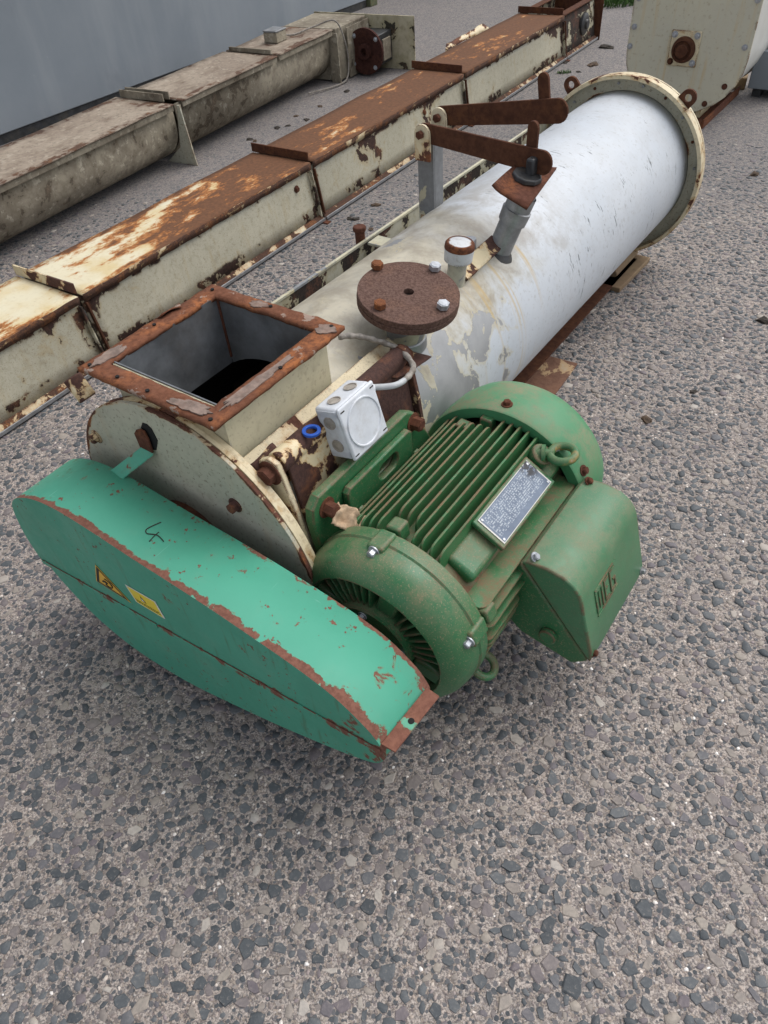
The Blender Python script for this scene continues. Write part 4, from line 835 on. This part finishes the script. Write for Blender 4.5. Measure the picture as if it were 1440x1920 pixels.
# ---- electric motor
mv, mz = .4935, A-.03
def pol(a, r): return np.array([mv+r*math.cos(a), 0, mz+r*math.sin(a)])
M['motor_gap'] = peel('dust_caked_green_enamel', (.030, .115, .045), th=.56, scale=14, edge=0, rust=((.12, .06, .035), (.17, .095, .055), (.2, .12, .07)), dust=1., dust_col=(.19, .115, .065), dirt=.6, dirt_col=(.15, .10, .06), halo_w=.12, stain=(.14, .10, .055))
mo = mb().lathe((mv, mz), [(.085, .14), (.085, .163), (.56, .163), (.56, .14)], 72).build('electric_motor', 'motor_gap', mc, label='dark green dusty three-phase electric motor with cooling fins')
es = mb().lathe((mv, mz), [(.108, .15), (.108, .203), (.100, .2055), (.078, .2065), (.074, .2035), (.055, .2035), (.033, .199), (.014, .188), (.001, .168), (-.002, .160), (.004, .156), (.016, .153), (.036, .150), (.040, .125), (.040, .100), (.034, .094), (-.004, .092), (-.008, .088), (-.008, .052), (-.002, .048), (.02, .046)], 112).build('end_shield', 'motor', mo, sharp=32)
for gidx in range(4):
    for k in range(7):
        a = R(28+90*gidx+(k-3)*8.6); c_, s_ = np.array([math.cos(a), 0, math.sin(a)]), np.array([-math.sin(a), 0, math.cos(a)])
        P = [(.092, .004), (.115, .007), (.153, .014), (.153, .041), (.092, .041)]
        m = mb(); m.add([np.array([mv, 0, mz])+c_*r+np.array([0, y, 0])+s_*.0022 for r, y in P]+[np.array([mv, 0, mz])+c_*r+np.array([0, y, 0])-s_*.0022 for r, y in P], [(4, 3, 2, 1, 0), (5, 6, 7, 8, 9)]+[(i, (i+1) % 5, 5+(i+1) % 5, 5+i) for i in range(5)])
        m.build('shield_rib', 'motor', mo, bevel=.001)
for gidx in range(4):
    a = R(73+90*gidx); m = mb(); c_, s_ = np.array([math.cos(a), 0, math.sin(a)]), np.array([-math.sin(a), 0, math.cos(a)])
    m.obox(np.array([mv, .024, mz])+c_*.126, c_*.034, s_*.022, (0, .017, 0)); m.build('shield_boss', 'motor', mo, bevel=.008, seg=3)
for a in R(95), R(20), R(-75), R(-165):
    c_, s_ = np.array([math.cos(a), 0, math.sin(a)]), np.array([-math.sin(a), 0, math.cos(a)])
    mb().obox(np.array([mv, .080, mz])+c_*.199, c_*.014, s_*.019, (0, .026, 0)).build('bolt_lug', 'motor', mo, bevel=.006, seg=3)
    mb().obox(np.array([mv, .132, mz])+c_*.190, c_*.020, s_*.017, (0, .018, 0)).build('bolt_lug', 'motor', mo, bevel=.006, seg=3)
    hexbolt(np.array([mv, .054, mz])+c_*.203, (0, -1, 0), .0085, .014, 'zinc', mo)
for a in R(100), R(10), R(-80), R(190): hexbolt(np.array([mv+.075*math.cos(a), -.008, mz+.075*math.sin(a)]), (0, -1, 0), .007, .008, 'zinc', mo)
mb().cyl((mv, -.19, mz), (mv, .02, mz), .031, n=28).build('motor_shaft', 'rust_lever', mo); mb().lathe((mv, mz), [(-.01, .031), (-.012, .044), (-.006, .047), (.0, .047)], 40).build('shaft_seal', 'black', mo)
mb().cyl((mv, -.185, mz), (mv, -.075, mz), .085, n=40).build('drive_pulley', 'rust_lever', mc); mb().cyl((0, -.185, A-.01), (0, -.075, A-.01), .13, n=48).build('driven_pulley', 'rust_lever', mc)
# cooling fins: upright plates over the upper flank, sideways plates below the terminal box
def fin_prof(y0, y1, b, t, r=.022):
    P = [(y0, b), (y1, b)]
    for i in range(5): a = math.pi/2*i/4; P.append((y1-r*(1-math.cos(a)) if False else y1-r+r*math.cos(a), t-r+r*math.sin(a)))
    for i in range(5): a = math.pi/2*i/4; P.append((y0+r-r*math.sin(a), t-r+r*math.cos(a)))
    return P
xs_ = np.linspace(.352, .578, 12)
for k, x in enumerate(xs_):
    dx = x-mv; zt = math.sqrt(.2035**2-dx*dx); zb = math.sqrt(max(.150**2-dx*dx, 0)) if abs(dx) < .150 else .0; zt = min(zt, .1985)
    y0 = .118 if abs(x-.478) > .034 else .165; y1 = .545 if abs(x-.44) > .05 else .505
    P = fin_prof(y0, y1, mz+zb, mz+zt); mb().prism(P, 0, x-.0026, x+.0026).build('fin', 'fin', mo, bevel=.0013)
for k in range(9):
    z = -.006-k*.0185; xt = math.sqrt(.203**2-z*z); xb = math.sqrt(max(.150**2-z*z, 0))
    P = [(mv+(q-0), y) for y, q in fin_prof(.118, .255 if k < 8 else .54, xb, xt, .014)]; mb().prism(P, 2, mz+z-.0026, mz+z+.0026).build('fin', 'fin', mo, bevel=.0013)
for k in range(3):
    z = .032+k*.026; xt = math.sqrt(.205**2-z*z); xb = math.sqrt(.15**2-z*z)
    P = [(mv+q, y) for y, q in fin_prof(.118, .545, xb, xt, .02)]; mb().prism(P, 2, mz+z-.003, mz+z+.003).build('fin', 'fin', mo, bevel=.0013)
for a in np.radians([-62, -72, -84, -96, -108, -120, 158, 166]):
    c_ = np.array([math.cos(a), 0, math.sin(a)]); s_ = np.array([-math.sin(a), 0, math.cos(a)]); mb().obox(np.array([mv, .33, mz])+c_*.178, c_*.022, (0, .205, 0), s_*.0027).build('fin', 'fin', mo)
# name plate on its pad
th = R(61); tn = np.array([math.cos(th), 0, math.sin(th)]); te = np.array([math.sin(th), 0, -math.cos(th)]); pc = np.array([mv, .353, mz])+te*.0345
mb().obox(pc+tn*.162, (0, .205, 0), te*.036, tn*.016).build('name_plate_pad', 'motor', mo, bevel=.012, seg=4); mb().obox(pc+tn*.192, (0, .116, 0), te*.042, tn*.006).build('name_plate_pad', 'motor', mo, bevel=.003)
def nameplate_mat():
    g = G('printed_name_plate'); s = g.sep()
    def cells(sx, sy): 
        return g.n.new('ShaderNodeCombineXYZ')
    vx = g.math('MULTIPLY', s[0], 150); vy = g.math('MULTIPLY', s[1], 210)
    fr = g.math('FRACT', vy); fx = g.math('FRACT', vx)
    cb = g.n.new('ShaderNodeCombineXYZ'); g.l.new(g.math('FLOOR', g.math('MULTIPLY', s[0], 420)), cb.inputs[0]); g.l.new(g.math('FLOOR', vy), cb.inputs[1])
    wn_ = g.n.new('ShaderNodeTexWhiteNoise'); g.l.new(cb.outputs[0], wn_.inputs[0])
    letters = g.math('MULTIPLY', g.step(wn_.outputs['Value'], .50, .52), g.math('MULTIPLY', g.step(fr, .25, .3), g.step(fr, .80, .75)))
    rule = g.math('MAXIMUM', g.step(fr, .05, .02), g.math('MULTIPLY', g.step(g.math('FRACT', g.math('MULTIPLY', s[0], 31)), .04, .02), .8))
    band = g.math('MULTIPLY', g.step(s[1], -.022, -.021), g.step(s[1], .031, .030)); inx = g.math('MULTIPLY', g.step(s[0], -.098, -.097), g.step(s[0], .094, .093))
    pr = g.math('MULTIPLY', g.math('MAXIMUM', letters, rule), g.math('MULTIPLY', band, inx))
    base = g.mix(g.step(g.noise(20, 6, .7), .3, .7), (.085, .115, .17), (.13, .17, .235)); col = g.mix(g.math('MULTIPLY', pr, .7), base, (.42, .46, .50))
    rim = g.math('MAXIMUM', g.step(g.math('ABSOLUTE', s[0]), .1015, .103), g.step(g.math('ABSOLUTE', s[1]), .0335, .0345)); col = g.mix(rim, col, (.62, .60, .55))
    blk = g.math('MULTIPLY', g.step(g.noise(60, 6, .7), .44, .50), g.math('MULTIPLY', g.step(s[0], .062, .082), g.step(s[1], -.012, .012))); col = g.mix(blk, col, (.012, .014, .02))
    return g.done(col, .45, .0, .4)
npm = nameplate_mat()
m = mb().box((-.1055, -.0355, -.0006), (.1055, .0355, .0006)); no = m.build('name_plate', npm, mo, bevel=.0004); cpos = pc+tn*.1992
no.matrix_local = Matrix(((0, -te[0], tn[0], cpos[0]), (1, -te[1], tn[1], cpos[1]), (0, -te[2], tn[2], cpos[2]), (0, 0, 0, 1)))
for sx in (-1, 1):
    for sy in (-1, 1): mb().cyl(cpos+np.array([0, .098*sx, 0])+te*.029*sy, cpos+np.array([0, .098*sx, 0])+te*.029*sy+tn*.0018, .003, n=12).build('rivet', 'zinc', mo)
# eye bolts
def eye(p, d, nrm, mat):
    p, d, nrm = map(lambda t: np.asarray(t, float)/1, (p, d, nrm)); d = d/np.linalg.norm(d); nrm = nrm-(nrm@d)*d; nrm /= np.linalg.norm(nrm); s_ = np.cross(d, nrm); c = p+d*.042
    m = mb().sweep([c+.027*(math.cos(t)*d+math.sin(t)*s_) for t in np.linspace(0, 2*math.pi, 32, endpoint=False)], .0095, 10, True); m.cyl(p-d*.012, p+d*.022, .013, .010, n=16); m.cyl(p-d*.002, p+d*.006, .021, n=20)
    return m.build('eye_bolt', mat, mo)
M['eye'] = peel('worn_galvanised_eye', (.04, .15, .06), th=.52, scale=14, edge=0, under=(.42, .44, .46), dust=.4)
pe = pol(R(56), .205); pe[1] = .50; mb().cyl(pol(R(56), .15)+np.array([0, .5, 0]), pol(R(56), .207)+np.array([0, .5, 0]), .026, n=24).build('eye_boss', 'motor', mo, bevel=.004)
eye(pe, (.85, .35, .12), (0, 0, 1.0), 'eye')
pe = pol(R(-48), .20); pe[1] = .165; eye(pe, (.72, -.1, -.35), (.1, .1, 1.), 'motor')
for (a_, y_2) in ((R(118), .50), (R(102), .53)):
    pq = pol(a_, .182); mb().obox(pq+np.array([0, y_2, 0]), (.015, 0, 0), (0, .015, 0), (0, 0, .016)).build('bolt_lug', 'motor', mo, bevel=.004)
# feet: flange strip along the mounting face with a slotted hole and bolts
def holed(x0, x1, P, hole, name, mat, bev):
    bm = bmesh.new(); a = [bm.verts.new((x0, *p)) for p in P]; b = [bm.verts.new((x0, *p)) for p in hole]
    E = [bm.edges.new((a[i], a[(i+1) % len(a)])) for i in range(len(a))]+[bm.edges.new((b[i], b[(i+1) % len(b)])) for i in range(len(b))]
    bmesh.ops.triangle_fill(bm, use_beauty=True, edges=E)
    r = bmesh.ops.extrude_face_region(bm, geom=bm.faces[:]); bmesh.ops.translate(bm, vec=(x1-x0, 0, 0), verts=[v for v in r['geom'] if isinstance(v, bmesh.types.BMVert)])
    bmesh.ops.recalc_face_normals(bm, faces=bm.faces); me = bpy.data.meshes.new(name); bm.to_mesh(me); bm.free(); me.materials.append(M[mat])
    o = bpy.data.objects.new(name, me); COL.objects.link(o); o.parent = mo; md = o.modifiers.new('bevel', 'BEVEL'); md.width = bev; md.segments = 3; md.limit_method = 'ANGLE'; md.angle_limit = R(50); return o
def foot(sgn):
    f = lambda t: mz+sgn*t
    P = [(.075, f(.03)), (.062, f(.18)), (.066, f(.215)), (.088, f(.236)), (.405, f(.236)), (.436, f(.215)), (.452, f(.18)), (.50, f(.10)), (.50, f(.03))]
    hole = [(.300+.022*math.cos(t)+(.014 if math.cos(t) > 0 else -.014), f(.166)+.021*math.sin(t)) for t in np.linspace(0, 2*math.pi, 24, endpoint=False)]
    holed(.296, .320, P, hole, 'foot', 'motor', .006)
    Q = [(.155, f(.10)), (.155, f(.196)), (.165, f(.206)), (.385, f(.206)), (.395, f(.196)), (.395, f(.10))]
    holed(.3205, .338, Q, hole, 'foot_pad', 'motor', .005)
    for y in (.105, .425): hexbolt((.320, y, f(.195)), (1, 0, 0), .016, .024, 'rust', mo)
    for y in (.185, .40): mb().prism([(.339, f(.05)), (.339, f(.14)), (.37, f(.13)), (.40, f(.11)), (.40, f(.05))], 1, y-.009, y+.009).build('foot_web', 'motor', mo, bevel=.003)
foot(1); foot(-1)
# fan cover
mb().lathe((mv, mz), [(.532, .190), (.530, .2155), (.534, .2185), (.60, .2185), (.64, .215), (.672, .205), (.694, .188), (.706, .165), (.712, .135), (.714, .06), (.714, 0)], 96).build('fan_cover', peel('faded_green_fan_cover', (.055, .21, .095), (.07, .25, .12), th=.67, scale=8, edge=.12, er=.006, rust=((.18, .05, .04), (.22, .07, .05), (.2, .08, .05)), dust=.8, dust_col=(.28, .21, .14), rough=.45, halo_w=.02, stain=(.15, .2, .1), stain_amt=.3), mo, sharp=45)
for a in R(92), R(30): hexbolt(pol(a, .2185)+np.array([0, .56, 0]), (math.cos(a), 0, math.sin(a)), .009, .01, 'rust', mo)
# terminal box: wedge base, lid with rounded shoulder, screws, plug, embossed lettering
y0, y1 = .262, .555
mb().prism([(.635, mz+.03), (.683, A+.055), (.857, A-.162), (.825, A-.195), (.70, A-.170), (.64, mz-.09)], 1, y0+.002, y1-.002).build('terminal_box', 'motor', mo, bevel=.006, seg=3)
LP = [(.684, A+.062), (.694, A+.072), (.738, A+.076), (.776, A+.070), (.800, A+.056), (.815, A+.037), (.823, A+.018), (.845, A-.062), (.866, A-.138), (.862, A-.160)]
m = mb(); nst = 9; ysl = list(np.linspace(0, 1, nst)); n = len(LP)
for k, t in enumerate(ysl):
    yy = y0+(y1-y0)*t; e = min(t, 1-t); ins = max(0, .012*(1-e/.13)) if e < .13 else 0
    cx, cz = .775, A-.04
    m.v += [((cx+(x-cx)*(1-ins*2.2)) if 0 < i < n-1 else x, yy, (cz+(z-cz)*(1-ins*2.2)) if 0 < i < n-1 else z) for i, (x, z) in enumerate(LP)]
m.f += [(k*n+i, k*n+i+1, (k+1)*n+i+1, (k+1)*n+i) for k in range(nst-1) for i in range(n-1)]+[tuple(range(n-1, -1, -1)), tuple((nst-1)*n+i for i in range(n))]
m.f += [(k*n+n-1, k*n, (k+1)*n, (k+1)*n+n-1) for k in range(nst-1)]
M['lid_green'] = peel('worn_terminal_lid_enamel', (.05, .16, .075), (.065, .19, .095), th=.69, scale=12, edge=.62, er=.010, rust=((.13, .04, .03), (.17, .06, .045), (.2, .08, .05)), dust=.55, dust_col=(.25, .2, .13), rough=.36, halo_w=.02, stain=(.12, .14, .07), stain_amt=.3, speck=.4, speck_col=(.25, .2, .13), scratch=.25)
m.build('terminal_lid', 'lid_green', mo, bevel=.004, seg=3, sharp=30)
fz = np.array([.845-.823, 0, -.080]); fz /= np.linalg.norm(fz); fnm = np.array([-fz[2], 0, fz[0]]); lc = np.array([.8275, 0, A+.003])
def lm(ya, yb, za, zb, name='logo_stroke'):
    c = lc+fz*(za+zb)/2+np.array([0, (ya+yb)/2, 0])+fnm*.0008; mb().obox(c, (0, (yb-ya)/2, 0), fz*abs(zb-za)/2, fnm*.0016).build(name, 'motor', mo, bevel=.0006)
Y = .312; WL = .105; hh = .062
lm(Y, Y+WL, -.004, .0, 'logo_frame'); lm(Y, Y+WL, hh+.004, hh+.008, 'logo_frame')
for a_, b_, z0_, z1_ in ((0, .005, .006, hh), (.014, .019, .006, hh-.006), (.028, .033, .006, hh), (0, .033, .001, .006), (.042, .047, .006, hh), (.047, .062, .006, .011), (.047, .060, .029, .034), (.047, .062, hh-.005, hh), (.070, .075, .006, hh), (.075, .096, .006, .011), (.075, .096, hh-.005, hh), (.091, .096, .034, hh-.006), (.084, .091, .034, .039)):
    lm(Y+a_, Y+b_, z0_, z1_)
for (yy, x, z, mt) in ((y0+.016, .705, A+.073, 'zinc'), (y1-.016, .705, A+.073, 'rust'), (y0+.014, .861, A-.138, 'rust'), (y1-.014, .864, A-.136, 'steel')):
    hexbolt((x, yy, z), (.70, 0, .72) if z > A else (.96, 0, .25), .0075, .009, mt, mo)
mb().cyl((.765, y0+.002, A-.128), (.765, y0-.012, A-.128), .020, n=24).build('blanking_plug', 'motor', mo, bevel=.003)
mb().cyl((.735, y1, A-.10), (.735, y1+.012, A-.10), .020, n=24).build('blanking_plug', 'motor', mo, bevel=.003)

# ================================================================== LOOSE THINGS
def local(x, y, z=0): return MO+MV*x+MU*y+MZ*z
rg = mb().sheet([(-.045, -.03, 0), (.05, -.035, 0), (.055, .03, 0), (-.04, .035, 0)], 16, 10).build('rag', 'rag', None, solid=.003)
from mathutils import noise as _n
for v in rg.data.vertices:
    k = _n.noise(v.co*38)+.5*_n.noise(v.co*90); v.co.z += .018*k; v.co.x *= .75; v.co.y *= .8
rg.location = tuple(local(.362, .118, A+.140)); rg.rotation_euler = (R(20), R(35), -YAW+.6); top(rg, 'crumpled tan rag wedged by the motor foot bolt', 'rag')
pkw = mb().box((-.11, -.16, 0), (.11, .16, .022)).build('timber_plank', 'wood', None, bevel=.004); pkw.location = tuple(local(.10, 2.30)); pkw.rotation_euler = (0, 0, -YAW-.03); top(pkw, 'weathered timber plank on the ground under the far end of the white tube', 'timber')
pk2 = mb().prism([(-.07, 0), (.05, 0), (.062, .012), (.03, .07), (-.07, .07)], 1, -.12, .12).build('timber_wedge', 'wood', None, bevel=.004); pk2.location = tuple(local(.10, 2.33, .0225)); pk2.rotation_euler = (0, 0, -YAW); top(pk2, 'mossy timber wedge resting on the plank under the white tube', 'timber')
rp = mb().box((-.2, -.12, 0), (.2, .12, .008)); rpo = rp.build('steel_plate', peel('red_rust_plate', (.42, .40, .34), th=.42, scale=5, edge=0, rust=((.13, .065, .042), (.19, .10, .065), (.2, .1, .06)), n2w=.5), None, bevel=.001); rpo.location = tuple(local(.08, 1.44)); rpo.rotation_euler = (0, 0, -YAW+.05); top(rpo, 'red-brown rusty steel plate on the ground under the tube behind the motor', 'plate')
def clod(q, r, mat, label, seed, group='dirt clods scattered on the pavement', flat=.55, cat='dirt clod', name='dirt_clod'):
    p = px(q, 2, 0); bm = bmesh.new(); bmesh.ops.create_icosphere(bm, subdivisions=2, radius=r)
    for v in bm.verts:
        k = 1+.75*_n.noise(v.co*(1.6/r)+Vector((seed*3.1, 0, 0))); v.co = Vector((v.co.x*k*1.5, v.co.y*k, max(-.3*r, v.co.z*k)*flat))
    zmin = min(v.co.z for v in bm.verts)
    for v in bm.verts: v.co.z -= zmin+.001
    me = bpy.data.meshes.new(name); bm.to_mesh(me); bm.free(); me.materials.append(M[mat]); o = bpy.data.objects.new(name, me); COL.objects.link(o)
    o.location = tuple(MO+MV*p[0]+MU*p[1]); o.rotation_euler = (0, 0, seed*1.7); top(o, label, cat, group); return o
clod((1212, 788), .016, 'clod2', 'brown dirt clod on the pavement beside the motor fan cover', 1)
clod((1300, 735), .012, 'clod', 'thin black dirt smear on the pavement right of the fan cover', 2, flat=.3)
clod((1434, 603), .022, 'clod', 'black dirt clod alone at the open edge of the pavement beyond the motor', 3)
clod((1415, 328), .020, 'clod2', 'small dark clod on open pavement beyond the tube flange', 4)
clod((1138, 89), .040, 'clod', 'dark mossy clod beside the end of the rusty trough conveyor', 5, flat=.4)
clod((1112, 122), .036, 'clod2', 'brown stick-shaped clod between the rusty trough end and the tube flange', 6, flat=.4)
for i, q in enumerate([(478, 265), (468, 262), (520, 240), (555, 218), (575, 225), (540, 236), (600, 200), (650, 172), (720, 165), (500, 330), (1085, 135), (1060, 118), (705, 385), (655, 410), (665, 412), (695, 430)]):
    gap = 'dark dirt crumb on the ground between the two trough conveyors' if i < 9 or i in (9,) else ('dark dirt crumb on the ground between rusty trough and white tube')
    clod(q, .013+.007*((i*37) % 5)/5, 'clod' if i % 3 else 'clod2', gap, 10+i, 'dirt crumbs between the conveyors', .5, 'dirt crumb', 'dirt_crumb')
# tuft of grass at the far kerb and moss tuft
def tuft(q, n, h, spread, label):
    p = px(q, 2, 0); m = mb(); r_ = np.random.default_rng(int(q[0]))
    for i in range(n):
        a, rr = r_.uniform(0, 6.28), spread*math.sqrt(r_.random()); bx, by = rr*math.cos(a), rr*math.sin(a)*.6; t = r_.uniform(0, 6.28); lx, ly = h*.5*math.cos(t), h*.5*math.sin(t); hh_ = h*r_.uniform(.5, 1.1); wd = .004
        m.add([(bx-wd*math.sin(t), by+wd*math.cos(t), 0), (bx+wd*math.sin(t), by-wd*math.cos(t), 0), (bx+lx*.5+wd*.6*math.sin(t), by+ly*.5-wd*.6*math.cos(t), hh_*.7), (bx+lx, by+ly, hh_)], [(0, 1, 2), (0, 2, 3)])
    o = bpy.data.objects.new('grass', m.mesh('grass', 'grass', fix=False)); COL.objects.link(o); o.location = tuple(MO+MV*p[0]+MU*p[1]); o['kind'] = 'stuff'; o['label'] = label; o['category'] = 'grass'; return o
tuft((1140, 4), 900, .09, .45, 'patch of green grass beyond the end of the rusty trough')
tuft((1058, 137), 60, .02, .05, 'tiny green moss tuft on the pavement by the tube flange lug')
